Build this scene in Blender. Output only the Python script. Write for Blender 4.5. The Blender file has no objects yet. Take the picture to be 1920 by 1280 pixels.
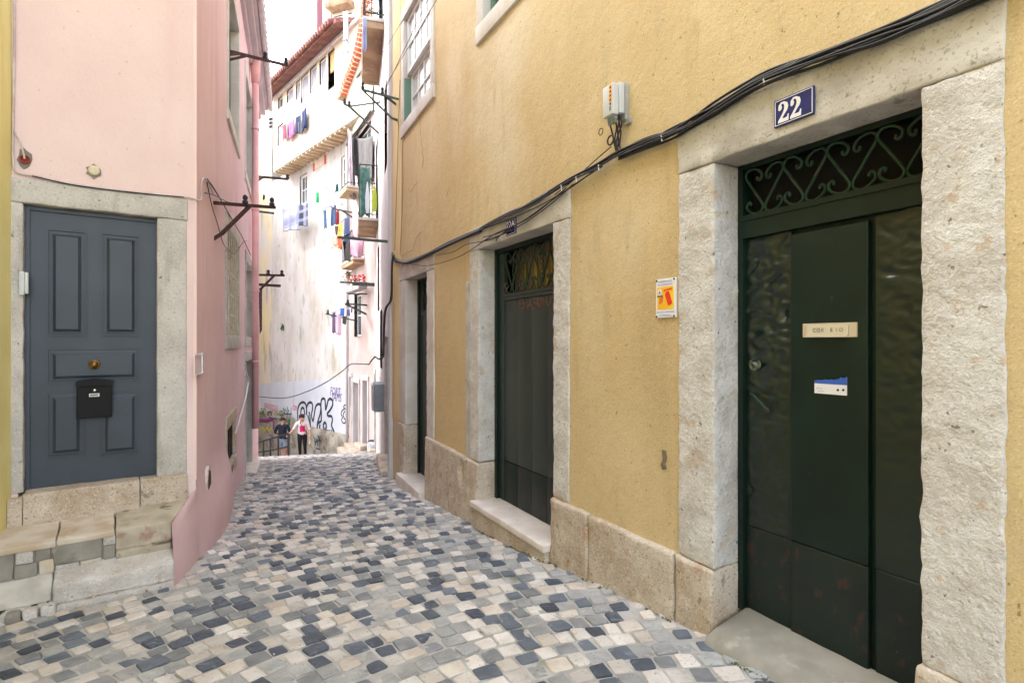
import bpy, bmesh, math, random
from mathutils import Vector, Matrix, noise
random.seed(7)
SC = bpy.context.scene
COL = SC.collection
R = math.radians

# ------------------------------------------------------------------ camera, world, sun, exposure
F, CX, CY = 1030.0, 960.0, 640.0          # focal length and centre in pixels of the 1920x1280 photograph
cam_d = bpy.data.cameras.new('camera'); cam_d.sensor_width = 36.0; cam_d.lens = 36.0 * F / 1920.0
cam_d.clip_start = 0.05; cam_d.clip_end = 3000
cam = bpy.data.objects.new('camera', cam_d); COL.objects.link(cam)
cam.location = (0, 0, 0); cam.rotation_euler = (R(90), 0, 0)
SC.camera = cam
SUN_AZ, SUN_EL = R(-72), R(42)             # clockwise from +Y: the sun stands to the left and a little ahead
world = bpy.data.worlds.new('World'); SC.world = world; world.use_nodes = True
wn = world.node_tree.nodes; wl = world.node_tree.links; wn.clear()
w_out = wn.new('ShaderNodeOutputWorld'); w_bg = wn.new('ShaderNodeBackground'); w_sky = wn.new('ShaderNodeTexSky')
w_sky.sky_type = 'NISHITA'; w_sky.sun_disc = False; w_sky.sun_elevation = SUN_EL; w_sky.sun_rotation = SUN_AZ
w_sky.air_density = 1.0; w_sky.dust_density = 2.0; w_sky.ozone_density = 1.0
w_hs = wn.new('ShaderNodeHueSaturation'); w_hs.inputs['Saturation'].default_value = 0.45   # thin white haze over the city
w_bg.inputs['Strength'].default_value = 0.15
wl.new(w_sky.outputs[0], w_hs.inputs['Color']); wl.new(w_hs.outputs[0], w_bg.inputs[0]); wl.new(w_bg.outputs[0], w_out.inputs[0])
sun_d = bpy.data.lights.new('sun', 'SUN'); sun_d.energy = 0.55; sun_d.angle = R(12); sun_d.color = (1.0, 0.95, 0.87)
sun = bpy.data.objects.new('sun', sun_d); COL.objects.link(sun); sun.location = (-20, 5, 30)
sdir = Vector((math.sin(SUN_AZ) * math.cos(SUN_EL), math.cos(SUN_AZ) * math.cos(SUN_EL), math.sin(SUN_EL)))
sun.rotation_euler = sdir.to_track_quat('Z', 'Y').to_euler()
SC.view_settings.view_transform = 'Standard'; SC.view_settings.look = 'None'
SC.view_settings.gamma = 1.0; SC.view_settings.exposure = 3.14
SC.render.engine = 'CYCLES'; SC.cycles.use_denoising = True
SC.cycles.max_bounces = 7; SC.cycles.diffuse_bounces = 4

# ------------------------------------------------------------------ materials
def C(r, g, b):
    f = lambda c: (c / 255.0 / 12.92) if c / 255.0 <= 0.04045 else ((c / 255.0 + 0.055) / 1.055) ** 2.4
    return (f(r), f(g), f(b), 1.0)
def pmat(name, c1, c2=None, sc=3.0, stretch=(1, 1, 1), rough=0.85, bump=0.0, bsc=60.0, bdist=0.01, layers=(), metallic=0.0,
         lo=0.35, hi=0.65, detail=4.0, bump2=None, spec=0.3, warp=0.0):
    """procedural surface: two-tone noise, stain layers (colour, scale, lo, hi, stretch, amount), grain relief"""
    m = bpy.data.materials.new(name); m.use_nodes = True
    nt = m.node_tree; N = nt.nodes; L = nt.links
    b = N['Principled BSDF']; b.inputs['Roughness'].default_value = rough; b.inputs['Metallic'].default_value = metallic
    b.inputs['Specular IOR Level'].default_value = spec
    g = N.new('ShaderNodeNewGeometry')
    def nz(scale, st, det=detail, off=0.0, wp=0.0, rg=0.5):
        mp = N.new('ShaderNodeMapping'); mp.inputs['Scale'].default_value = st; mp.inputs['Location'].default_value = (off, off * 1.7, off * 0.6)
        L.new(g.outputs['Position'], mp.inputs['Vector'])
        n = N.new('ShaderNodeTexNoise'); n.inputs['Scale'].default_value = scale; n.inputs['Detail'].default_value = det
        n.inputs['Distortion'].default_value = wp; n.inputs['Roughness'].default_value = rg
        L.new(mp.outputs[0], n.inputs['Vector']); return n.outputs['Fac']
    def ramp(fac, lo, hi):
        r = N.new('ShaderNodeMapRange'); r.inputs['From Min'].default_value = lo; r.inputs['From Max'].default_value = hi
        r.interpolation_type = 'SMOOTHSTEP'
        L.new(fac, r.inputs['Value']); return r.outputs['Result']
    col = None
    if c2 is not None:
        mx = N.new('ShaderNodeMix'); mx.data_type = 'RGBA'
        mx.inputs['A'].default_value = c1; mx.inputs['B'].default_value = c2
        L.new(ramp(nz(sc, stretch, wp=warp), lo, hi), mx.inputs['Factor']); col = mx.outputs['Result']
    k = 3.1
    for (lc, lsc, llo, lhi, lst, amt) in layers:
        mx = N.new('ShaderNodeMix'); mx.data_type = 'RGBA'; mx.inputs['B'].default_value = lc
        if col is None: mx.inputs['A'].default_value = c1
        else: L.new(col, mx.inputs['A'])
        mul = N.new('ShaderNodeMath'); mul.operation = 'MULTIPLY'; mul.inputs[1].default_value = amt
        L.new(ramp(nz(lsc, lst, off=k), llo, lhi), mul.inputs[0]); L.new(mul.outputs[0], mx.inputs['Factor'])
        col = mx.outputs['Result']; k += 4.7
    if col is None: b.inputs['Base Color'].default_value = c1
    else: L.new(col, b.inputs['Base Color'])
    nrm = None
    for bp in ([(bump, bsc, bdist)] if bump else []) + ([bump2] if bump2 else []):
        bn = N.new('ShaderNodeBump'); bn.inputs['Strength'].default_value = bp[0]; bn.inputs['Distance'].default_value = bp[2]
        L.new(nz(bp[1], (1, 1, 1), 5.0, 9.3, rg=0.68), bn.inputs['Height'])
        if nrm: L.new(nrm, bn.inputs['Normal'])
        nrm = bn.outputs['Normal']
    if nrm: L.new(nrm, b.inputs['Normal'])
    return m
def flat(name, c, rough=0.6, metallic=0.0, spec=0.3):
    return pmat(name, c, rough=rough, metallic=metallic, spec=spec)
V1 = (1, 1, 1); VS = (1, 1, 0.16); VH = (0.3, 0.3, 1)
MT = {}
MT['yellow'] = pmat('yellow_render', C(199, 174, 128), C(208, 186, 142), 0.9, (1, 1, .6), 0.9, 0.45, 150, 0.006, bump2=(0.35, 6.0, 0.03), layers=[
    (C(220, 206, 178), 0.8, 0.52, 0.72, (1, 1, 0.5), 0.65), (C(178, 154, 112), 2.2, 0.56, 0.75, VS, 0.55), (C(182, 164, 128), 5.0, 0.60, 0.72, (1, 1, .3), 0.35),
    (C(226, 214, 190), 0.45, 0.54, 0.70, (1, 1, .7), 0.55), (C(160, 138, 104), 7.0, 0.58, 0.76, (1, 1, .22), 0.35), (C(160, 138, 100), 1.3, 0.62, 0.74, (1, 1, .35), 0.55), (C(226, 211, 176), 110, 0.54, 0.66, V1, 0.35), (C(156, 132, 92), 95, 0.55, 0.68, V1, 0.36), (C(196, 180, 150), 14, .60, .70, V1, .35), (C(110, 92, 66), 40, 0.67, 0.72, V1, 0.65)])
MT['pink'] = pmat('pink_warm_bounce_render', C(226, 201, 196), C(231, 209, 203), 1.2, V1, 0.9, 0.25, 170, 0.004, bump2=(0.25, 5.0, 0.02), layers=[
    (C(213, 166, 168), 1.6, 0.55, 0.75, VS, 0.35), (C(236, 208, 203), 3.0, 0.6, 0.75, (1, 1, .4), 0.4), (C(204, 168, 166), 120, .57, .68, V1, .3), (C(188, 152, 150), 24, .69, .75, V1, .5), (C(214, 180, 176), 1.1, .58, .72, V1, .4)])  # front wall: warm bounce light is put into the paint colour
MT['pink_cool_light'] = pmat('pink_cool_light_render', C(226, 192, 195), C(230, 199, 201), 1.2, V1, 0.9, 0.25, 170, 0.004, bump2=(0.25, 5.0, 0.02), layers=[
    (C(213, 166, 168), 1.6, 0.55, 0.75, VS, 0.6), (C(205, 170, 172), 6.0, .58, .74, (1, 1, .12), .35), (C(236, 210, 208), 3.0, 0.6, 0.75, (1, 1, .4), 0.4), (C(204, 168, 166), 120, .57, .68, V1, .3), (C(188, 152, 150), 24, .69, .75, V1, .5), (C(214, 180, 176), 1.1, .58, .72, V1, .4)])  # same paint as the front; the cooler light here is put into the colour
MT['yellow_pale'] = pmat('yellow_pale_render', C(232, 222, 160), C(222, 208, 140), 1.4, V1, 0.9, 0.3, 120, 0.005, layers=[(C(196, 170, 96), 3, .55, .75, VS, .5)])
MT['stone'] = pmat('limestone', C(213, 209, 203), C(197, 190, 182), 5.5, V1, 0.85, 0.8, 22, 0.030, bump2=(0.5, 150, 0.004), layers=[
    (C(190, 160, 126), 16, 0.60, 0.72, V1, 0.55), (C(160, 154, 146), 2.4, 0.58, 0.78, V1, 0.5), (C(226, 223, 217), 60, .55, .66, V1, .5), (C(148, 136, 122), 75, .58, .69, V1, .42), (C(180, 150, 112), 6, .60, .70, V1, .45), (C(90, 82, 72), 34, 0.66, 0.72, V1, 0.75)])
MT['stone_lintel'] = pmat('limestone_lintel', C(206, 201, 193), C(186, 178, 168), 2.4, V1, 0.82, 0.5, 24, 0.014, layers=[
    (C(136, 130, 122), 1.7, 0.50, 0.70, (1, 1, 1.6), 0.6), (C(176, 158, 136), 9, .58, .74, V1, .4), (C(104, 97, 88), 30, 0.65, 0.73, V1, 0.6), (C(222, 216, 208), 5, .58, .70, V1, .55), (C(126, 118, 108), 80, .57, .67, V1, .5), (C(96, 90, 82), 12, .66, .76, (1, 1, 2), .5)])
MT['stone_smooth'] = pmat('limestone_dressed', C(212, 207, 199), C(198, 190, 180), 3.0, V1, 0.8, 0.3, 60, 0.006, layers=[
    (C(160, 150, 136), 3.4, 0.55, 0.78, VS, 0.5), (C(110, 102, 92), 30, 0.70, 0.76, V1, 0.7), (C(190, 160, 124), 6, .62, .8, V1, .4)])
MT['stone_worn'] = pmat('limestone_base', C(202, 189, 172), C(184, 166, 144), 4.5, V1, 0.88, 0.9, 26, 0.016, bump2=(0.6, 90, 0.005), layers=[
    (C(168, 126, 84), 6, 0.56, 0.74, V1, 0.6), (C(222, 210, 192), 9, 0.58, 0.72, V1, 0.6), (C(120, 104, 84), 14, 0.62, 0.72, V1, 0.65), (C(226, 216, 200), 70, .55, .66, V1, .5), (C(128, 106, 80), 60, .57, .67, V1, .55)])
MT['stone_grey'] = pmat('stone_grey', C(200, 196, 188), C(180, 175, 168), 4, V1, 0.85, 0.5, 45, 0.008, layers=[
    (C(120, 112, 102), 6, .58, .74, VS, .5), (C(84, 78, 70), 26, .65, .73, V1, .7), (C(140, 134, 124), 80, .56, .67, V1, .5), (C(222, 218, 210), 60, .56, .67, V1, .4)])
MT['cement'] = pmat('cement', C(150, 146, 136), C(128, 124, 114), 5, V1, 0.9, 0.4, 70, 0.006, layers=[(C(98, 94, 86), 9, .58, .74, V1, .5), (C(182, 176, 164), 7, .6, .75, V1, .5)])
MT['cement_pale'] = pmat('cement_pale', C(196, 192, 182), C(172, 168, 158), 6, V1, 0.9, 0.4, 60, 0.006, layers=[(C(120, 116, 98), 7, .58, .76, V1, .45)])
MT['ledge_tan'] = pmat('ledge_tan', C(206, 196, 180), C(188, 170, 146), 5, V1, 0.85, 0.4, 50, 0.006, layers=[(C(160, 128, 86), 4, .55, .72, V1, .5), (C(220, 208, 190), 8, .6, .7, V1, .6)])
MT['ledge_moss'] = pmat('ledge_moss', C(190, 180, 160), C(168, 158, 138), 6, V1, 0.9, 0.5, 50, 0.008, layers=[(C(150, 96, 92), 5, .56, .66, V1, .7), (C(78, 82, 58), 6, .56, .68, V1, .75)])
MT['sill_mossy'] = pmat('sill_mossy', C(160, 156, 144), C(140, 136, 124), 5, V1, 0.9, 0.4, 60, 0.006, layers=[(C(112, 116, 70), 3.5, .58, .72, V1, .6), (C(186, 180, 168), 8, .6, .72, V1, .5)])
MT['marble'] = pmat('step_marble', C(222, 212, 202), C(208, 196, 184), 5, V1, 0.55, 0.15, 40, 0.004, layers=[(C(160, 148, 134), 12, .64, .76, V1, .5)])
MT['green'] = pmat('green_paint', C(18, 37, 30), C(14, 30, 24), 3, V1, 0.42, 0.25, 14, 0.004, spec=0.3, bump2=(.2, 120, .001), layers=[
    (C(52, 56, 46), 2.2, .55, .75, VS, .5), (C(96, 98, 88), 42, .73, .77, V1, .5)])
MT['green_tin'] = pmat('green_paint_tin', C(17, 34, 27), C(14, 28, 22), 3, V1, 0.30, 0.15, 60, 0.003, spec=0.6)
MT['green_rust'] = pmat('green_paint_flaking', C(18, 35, 30), C(14, 28, 24), 3, V1, 0.45, 0.3, 20, 0.005, spec=0.45, layers=[
    (C(62, 40, 34), 15, .58, .66, (1, 1, .7), .7), (C(88, 92, 84), 40, .72, .77, V1, .5)])
MT['green_grey'] = pmat('green_grey_paint', C(46, 58, 53), C(38, 48, 44), 2.5, VS, 0.42, 0.25, 18, 0.004, spec=0.5, layers=[(C(86, 84, 80), 1.8, .55, .8, VS, .45), (C(40, 50, 42), 6, .6, .75, V1, .5)])
MT['grille_green'] = pmat('grille_green', C(34, 60, 48), C(44, 64, 50), 12, V1, 0.5, 0.3, 90, 0.002, layers=[(C(96, 66, 48), 16, .58, .7, V1, .6)])
MT['blue_door'] = pmat('slate_blue_paint', C(54, 63, 73), C(49, 57, 67), 3, V1, 0.45, 0.12, 30, 0.003, spec=0.45, layers=[(C(96, 106, 114), 3, .6, .8, VS, .35), (C(150, 112, 80), 30, .77, .79, (1, 1, .5), .7)])
MT['black_metal'] = pmat('black_metal', C(12, 12, 13), rough=0.5, spec=0.2)
MT['brass'] = pmat('brass', C(176, 140, 84), C(120, 92, 56), 14, V1, 0.35, metallic=0.9)
MT['chrome'] = pmat('chrome', C(200, 200, 204), rough=0.25, metallic=1.0)
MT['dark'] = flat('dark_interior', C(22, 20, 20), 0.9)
MT['curtain_tan'] = pmat('tan_curtain', C(150, 128, 112), C(128, 108, 96), 8, (1, 1, .1), 0.9)
MT['curtain_yellow'] = flat('yellow_cloth', C(188, 164, 58), 0.8)
MT['iron'] = pmat('rusty_iron', C(74, 52, 48), C(58, 42, 40), 14, V1, 0.7, 0.4, 90, 0.003, layers=[(C(110, 72, 56), 22, .6, .72, V1, .6)])
MT['iron_green'] = pmat('grey_green_iron', C(88, 98, 92), C(70, 78, 74), 14, V1, 0.65, layers=[(C(104, 84, 66), 22, .62, .72, V1, .5)])
MT['cable'] = pmat('black_cable', C(40, 40, 44), C(30, 30, 33), 8, V1, 0.45, spec=0.4)
MT['cable_pale'] = pmat('pale_cable', C(206, 196, 190), C(188, 170, 164), 8, V1, 0.6)
MT['cable_white'] = flat('white_cable', C(226, 226, 226), 0.5)
MT['white'] = pmat('white_paint', C(232, 230, 226), C(222, 219, 214), 4, V1, 0.55)
MT['plastic_grey'] = pmat('grey_plastic', C(204, 206, 206), C(196, 198, 198), 6, V1, 0.5)
MT['plastic_dgrey'] = pmat('meter_grey', C(150, 158, 166), C(140, 148, 156), 6, V1, 0.5)
MT['enamel_blue'] = pmat('blue_enamel', C(34, 40, 104), C(28, 33, 90), 9, V1, 0.25, spec=0.5, layers=[(C(90, 80, 90), 40, .74, .77, V1, .6)])
MT['enamel_white'] = flat('white_enamel', C(226, 224, 226), 0.3)
MT['sign_yellow'] = pmat('sign_yellow', C(238, 204, 40), C(240, 176, 50), 9, V1, 0.4)
MT['sign_red'] = flat('sign_red', C(222, 62, 44), 0.4)
MT['sign_blue'] = flat('sign_blue', C(60, 96, 184), 0.4)
MT['orange'] = flat('orange_label', C(240, 166, 40), 0.5)
MT['ink'] = flat('dark_ink', C(40, 40, 46), 0.6)
MT['red_plastic'] = flat('red_plastic', C(150, 66, 52), 0.5)
MT['glass'] = pmat('window_glass', C(92, 104, 110), C(70, 80, 88), 1.4, V1, 0.12, spec=0.9)
MT['glass_pale'] = pmat('pale_window_glass', C(216, 220, 224), C(196, 200, 206), 1.6, V1, 0.2, spec=0.8)
MT['teal_frame'] = flat('teal_window_paint', C(60, 96, 98), 0.5)
MT['green_frame'] = flat('green_window_paint', C(104, 134, 116), 0.55)
MT['mortar'] = pmat('street_joints', C(190, 188, 183), C(164, 161, 156), 7, V1, 0.95, 0.8, 70, 0.01, layers=[(C(176, 172, 166), 2.5, .55, .7, V1, .5), (C(92, 100, 56), 3.4, .60, .72, V1, .55), (C(84, 78, 70), 11, .6, .74, V1, .5)])
ST = [pmat('cobble_cream', C(222, 217, 210), C(204, 196, 187), 5, V1, 0.75, 0.8, 48, 0.012, layers=[(C(176, 160, 140), 16, .58, .74, V1, .5), (C(120, 112, 102), 55, .62, .70, V1, .5)]),
      pmat('cobble_pale', C(214, 206, 194), C(196, 184, 170), 6, V1, 0.75, 0.8, 48, 0.012, layers=[(C(160, 152, 142), 16, .58, .74, V1, .5), (C(120, 112, 102), 55, .62, .70, V1, .5)]),
      pmat('cobble_grey', C(176, 177, 175), C(156, 157, 156), 6, V1, 0.8, 0.8, 60, 0.012, layers=[(C(196, 194, 186), 20, .58, .72, V1, .5), (C(120, 118, 112), 60, .60, .68, V1, .55)]),
      pmat('cobble_dark_grey', C(146, 148, 149), C(124, 127, 130), 7, V1, 0.8, 0.8, 60, 0.012, layers=[(C(166, 162, 154), 20, .6, .72, V1, .45)]),
      pmat('cobble_black', C(88, 96, 108), C(70, 77, 88), 6, V1, 0.6, 0.75, 40, 0.012, spec=.4, layers=[(C(132, 138, 146), 14, .56, .70, (1, 2.5, 1), .55), (C(44, 48, 56), 40, .60, .68, V1, .5)]),
      pmat('cobble_slate', C(112, 120, 130), C(92, 100, 110), 6, V1, 0.65, 0.75, 44, 0.012, spec=.4, layers=[(C(148, 152, 158), 12, .60, .74, V1, .5)])]

for m_ in ST:        # every sett a little lighter or darker than its neighbours
    nt = m_.node_tree; b_ = nt.nodes['Principled BSDF']; src = b_.inputs['Base Color'].links[0].from_socket
    gi = nt.nodes.new('ShaderNodeNewGeometry'); mr = nt.nodes.new('ShaderNodeMapRange'); mr.inputs['To Min'].default_value = .80; mr.inputs['To Max'].default_value = 1.12
    oi = nt.nodes.new('ShaderNodeObjectInfo'); ad = nt.nodes.new('ShaderNodeMath'); ad.operation = 'ADD'; fr_ = nt.nodes.new('ShaderNodeMath'); fr_.operation = 'FRACT'
    nt.links.new(gi.outputs['Random Per Island'], ad.inputs[0]); nt.links.new(oi.outputs['Random'], ad.inputs[1]); nt.links.new(ad.outputs[0], fr_.inputs[0]); nt.links.new(fr_.outputs[0], mr.inputs['Value'])
    hv = nt.nodes.new('ShaderNodeHueSaturation'); nt.links.new(mr.outputs[0], hv.inputs['Value']); nt.links.new(src, hv.inputs['Color']); nt.links.new(hv.outputs[0], b_.inputs['Base Color'])

# ------------------------------------------------------------------ frames and mesh helpers
class Frame:
    """a vertical wall plane: s runs to the right seen from the street, o out of the wall, z up"""
    def __init__(self, p, d):
        self.p = Vector((p[0], p[1])); u = Vector((d[0], d[1])).normalized()
        self.u = u; self.n = Vector((u.y, -u.x))
    def P(self, s, o, z):
        q = self.p + self.u * s + self.n * o
        return Vector((q.x, q.y, z))
    def hit(self, px, py, o=0.0):
        m = Vector(((px - CX) / F, 1.0)); t = (self.p.dot(self.n) + o) / m.dot(self.n)
        return ((m * t - self.p).dot(self.u), -(py - CY) / F * t)
    def s(self, px, o=0.0): return self.hit(px, 0, o)[0]
    def z(self, px, py, o=0.0): return self.hit(px, py, o)[1]
    def W(self, px, py, o=0.0):
        s, z = self.hit(px, py, o); return self.P(s, o, z)
def at(px, py, Y): return Vector(((px - CX) / F * Y, Y, -(py - CY) / F * Y))

YR = Frame((-0.409, 5.62), (0.544, -1))        # yellow house, near stretch (s grows towards the camera)
YF = Frame((-1.868, 8.63), (0.485, -1))        # yellow house, far stretch
BW = Frame((-4.005, 16.0), (0.29, -1))         # white house beyond it
CW = Frame((-5.60, 18.9), (0.55, -1))          # pale house at the bend
EW = Frame((-12.4, 26.56), (0.9, -1))          # house closing the street
PF = Frame((-3.713, 4.068), (1.398, 1))        # pink house, front with the door
PS = Frame((-2.741, 4.763), (-0.4, 1))         # pink house, long side
SYF = (Vector((-1.868, 8.63)) - Vector((-0.409, 5.62))).length

def zg(x, y):
    z = -1.388 - 0.0788 * y + 0.05 * x
    if y > 9: z -= 0.0074 * (min(y, 24) - 9) ** 2
    if y < 0: z -= -0.0788 * y * 0.6
    return z + 0.012 * noise.noise((x * .7, y * .7, 3.1))

class MB:
    def __init__(self): self.v = []; self.f = []; self.mi = []
    def add(self, verts, faces, mi=0):
        b = len(self.v); self.v += [tuple(q) for q in verts]
        for f in faces: self.f.append(tuple(b + i for i in f)); self.mi.append(mi)
    def hexa(self, c, mi=0):      # 8 corners: bottom 4 then top 4, counter-clockwise
        self.add(c, [(3, 2, 1, 0), (4, 5, 6, 7), (0, 1, 5, 4), (1, 2, 6, 5), (2, 3, 7, 6), (3, 0, 4, 7)], mi)
    def box(self, fr, s0, s1, o0, o1, z0, z1, mi=0):
        P = fr.P
        self.hexa([P(s0, o1, z0), P(s1, o1, z0), P(s1, o0, z0), P(s0, o0, z0), P(s0, o1, z1), P(s1, o1, z1), P(s1, o0, z1), P(s0, o0, z1)], mi)
    def rbox(self, fr, s0, s1, o0, o1, z0, z1, r=0.01, amp=0.003, cell=0.06, fq=9.0, mi=0, warp=None, seed=0.0):
        """stone block: rounded edges, uneven faces"""
        lo = (s0, o0, z0); hi = (s1, o1, z1)
        r = min(r, *(0.45 * (hi[i] - lo[i]) for i in range(3)))
        ax = []
        for i in range(3):
            n = max(1, int(round((hi[i] - lo[i] - 2 * r) / cell)))
            ax.append([lo[i], lo[i] + .35 * r] + [lo[i] + r + (hi[i] - lo[i] - 2 * r) * k / n for k in range(n + 1)] + [hi[i] - .35 * r, hi[i]])
        idx = {}; vs = []; fs = []
        def vid(i, j, k):
            key = (i, j, k)
            if key not in idx:
                p = [ax[0][i], ax[1][j], ax[2][k]]
                q = [min(max(p[a], lo[a] + r), hi[a] - r) for a in range(3)]
                d = Vector([p[a] - q[a] for a in range(3)]); l = d.length
                if l > 1e-9: p = [q[a] + d[a] / l * r for a in range(3)]
                w = fr.P(*p)
                if amp:
                    nv = noise.noise_vector(w * fq + Vector((seed, 0, 0))); nv2 = noise.noise_vector(w * fq * 3.3)
                    w = w + nv * amp + nv2 * amp * .4
                if warp: w = warp(w, p)
                idx[key] = len(vs); vs.append(w)
            return idx[key]
        n = [len(a) - 1 for a in ax]
        for i in range(n[0]):
            for j in range(n[1]):
                fs.append((vid(i, j, 0), vid(i + 1, j, 0), vid(i + 1, j + 1, 0), vid(i, j + 1, 0)))
                fs.append((vid(i, j, n[2]), vid(i, j + 1, n[2]), vid(i + 1, j + 1, n[2]), vid(i + 1, j, n[2])))
            for k in range(n[2]):
                fs.append((vid(i, 0, k), vid(i, 0, k + 1), vid(i + 1, 0, k + 1), vid(i + 1, 0, k)))
                fs.append((vid(i, n[1], k), vid(i + 1, n[1], k), vid(i + 1, n[1], k + 1), vid(i, n[1], k + 1)))
        for j in range(n[1]):
            for k in range(n[2]):
                fs.append((vid(0, j, k), vid(0, j + 1, k), vid(0, j + 1, k + 1), vid(0, j, k + 1)))
                fs.append((vid(n[0], j, k), vid(n[0], j, k + 1), vid(n[0], j + 1, k + 1), vid(n[0], j + 1, k)))
        self.add(vs, fs, mi)
    def tube(self, pts, rad, sides=6, mi=0, closed=False):
        pts = [Vector(p) for p in pts]; n = len(pts); vs = []; fs = []
        up = Vector((0.13, 0.21, 1.0)).normalized(); prev = None
        for i, p in enumerate(pts):
            a = pts[(i - 1) % n] if closed else pts[max(i - 1, 0)]; b = pts[(i + 1) % n] if closed else pts[min(i + 1, n - 1)]
            t = (b - a).normalized() if (b - a).length > 1e-9 else Vector((0, 0, 1))
            if prev is None: x = t.orthogonal().normalized() if abs(t.dot(up)) > .98 else t.cross(up).normalized()
            else:
                x = prev - t * prev.dot(t); x = x.normalized() if x.length > 1e-6 else t.orthogonal().normalized()
            prev = x; y = t.cross(x); rr = rad[i] if isinstance(rad, (list, tuple)) else rad
            for k in range(sides):
                an = 2 * math.pi * k / sides; vs.append(p + (x * math.cos(an) + y * math.sin(an)) * rr)
        for i in range(n if closed else n - 1):
            for k in range(sides):
                j = (i + 1) % n
                fs.append((i * sides + k, i * sides + (k + 1) % sides, j * sides + (k + 1) % sides, j * sides + k))
        if not closed: fs.append(tuple(range(sides))[::-1]); fs.append(tuple((n - 1) * sides + k for k in range(sides)))
        self.add(vs, fs, mi)
    def bar(self, a, b, w, h=None, mi=0):   # square bar between two points
        h = h or w; a = Vector(a); b = Vector(b); t = (b - a).normalized()
        x = t.cross(Vector((0, 0, 1))); x = x.normalized() if x.length > 1e-4 else Vector((1, 0, 0)); y = x.cross(t)
        c = lambda p: [p - x * w / 2 - y * h / 2, p + x * w / 2 - y * h / 2, p + x * w / 2 + y * h / 2, p - x * w / 2 + y * h / 2]
        self.hexa(c(a) + c(b), mi)
    def lathe(self, origin, axis, prof, sides=20, mi=0):   # prof: (radius, height)
        origin = Vector(origin); ax = Vector(axis).normalized(); x = ax.orthogonal().normalized(); y = ax.cross(x)
        vs = []; fs = []
        for (r, h) in prof:
            for k in range(sides):
                an = 2 * math.pi * k / sides; vs.append(origin + ax * h + (x * math.cos(an) + y * math.sin(an)) * r)
        for i in range(len(prof) - 1):
            for k in range(sides):
                fs.append((i * sides + k, i * sides + (k + 1) % sides, (i + 1) * sides + (k + 1) % sides, (i + 1) * sides + k))
        fs.append(tuple(range(sides))[::-1]); fs.append(tuple((len(prof) - 1) * sides + k for k in range(sides)))
        self.add(vs, fs, mi)
    def poly(self, fr, pts, o0, o1, mi=0):   # polygon of (s,z), extruded from o0 to o1
        n = len(pts); vs = [fr.P(s, o1, z) for s, z in pts] + [fr.P(s, o0, z) for s, z in pts]
        self.add(vs, [tuple(range(n)), tuple(range(2 * n - 1, n - 1, -1))] + [(i + n, (i + 1) % n + n, (i + 1) % n, i) for i in range(n)], mi)
    def ribbon(self, fr, pts, o, w, th=0.004, closed=False, mi=0):   # flat painted stroke on a wall; pts (s,z)
        pts = [Vector(p) for p in pts]; n = len(pts); vs = []; fs = []
        for i, p in enumerate(pts):
            a = pts[(i - 1) % n] if closed else pts[max(i - 1, 0)]; b = pts[(i + 1) % n] if closed else pts[min(i + 1, n - 1)]
            t = (b - a); t = t.normalized() if t.length > 1e-9 else Vector((1, 0)); q = Vector((-t.y, t.x)) * w / 2
            for pt, oo in ((p + q, o), (p - q, o), (p + q, o + th), (p - q, o + th)): vs.append(fr.P(pt.x, oo, pt.y))
        for i in range(n if closed else n - 1):
            j = (i + 1) % n; a = i * 4; b = j * 4
            fs += [(a + 2, a + 3, b + 3, b + 2), (a, b, b + 1, a + 1), (a, a + 2, b + 2, b), (a + 1, b + 1, b + 3, a + 3)]
        self.add(vs, fs, mi)
    def build(self, name, mats, parent=None, smooth=False, recalc=True):
        me = bpy.data.meshes.new(name); me.from_pydata(self.v, [], self.f)
        if not isinstance(mats, (list, tuple)): mats = [mats]
        for m in mats: me.materials.append(MT[m] if isinstance(m, str) else m)
        if len(mats) > 1: me.polygons.foreach_set('material_index', self.mi)
        if recalc:
            bm = bmesh.new(); bm.from_mesh(me); bmesh.ops.recalc_face_normals(bm, faces=bm.faces); bm.to_mesh(me); bm.free()
        me.update()
        if smooth: me.shade_smooth()
        o = bpy.data.objects.new(name, me); COL.objects.link(o)
        adopt(o, parent); return o
def adopt(o, parent):
    if parent is not None:
        o.parent = parent; o.matrix_parent_inverse = Matrix.Translation(WL[parent.name] if parent.name in WL else Vector()).inverted()
WL = {}
def tag(o, label=None, cat=None, group=None, kind=None):
    if label: o['label'] = label
    if cat: o['category'] = cat
    if group: o['group'] = group
    if kind: o['kind'] = kind
    return o
def thing(name, loc, label, cat, group=None):
    o = bpy.data.objects.new(name, None); COL.objects.link(o); o.location = loc; o.empty_display_size = .1
    WL[o.name] = Vector(loc); return tag(o, label, cat, group)
def recentre(o):    # put the origin of a single-mesh thing at its base
    vs = o.data.vertices
    lo = Vector([min(v.co[i] for v in vs) for i in range(3)]); hi = Vector([max(v.co[i] for v in vs) for i in range(3)])
    c = Vector(((lo.x + hi.x) / 2, (lo.y + hi.y) / 2, lo.z)); o.data.transform(Matrix.Translation(-c)); o.location = c; WL[o.name] = c
    return o
def spline(pts, n=6, closed=False):
    pts = [Vector(p) for p in pts]; out = []; m = len(pts)
    for i in range(m if closed else m - 1):
        g = lambda k: pts[k % m] if closed else pts[min(max(k, 0), m - 1)]
        p0, p1, p2, p3 = g(i - 1), g(i), g(i + 1), g(i + 2)
        for k in range(n):
            t = k / n
            out.append(0.5 * ((2 * p1) + (p2 - p0) * t + (2 * p0 - 5 * p1 + 4 * p2 - p3) * t * t + (3 * p1 - p0 - 3 * p2 + p3) * t ** 3))
    if not closed: out.append(pts[-1])
    return out
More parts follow.
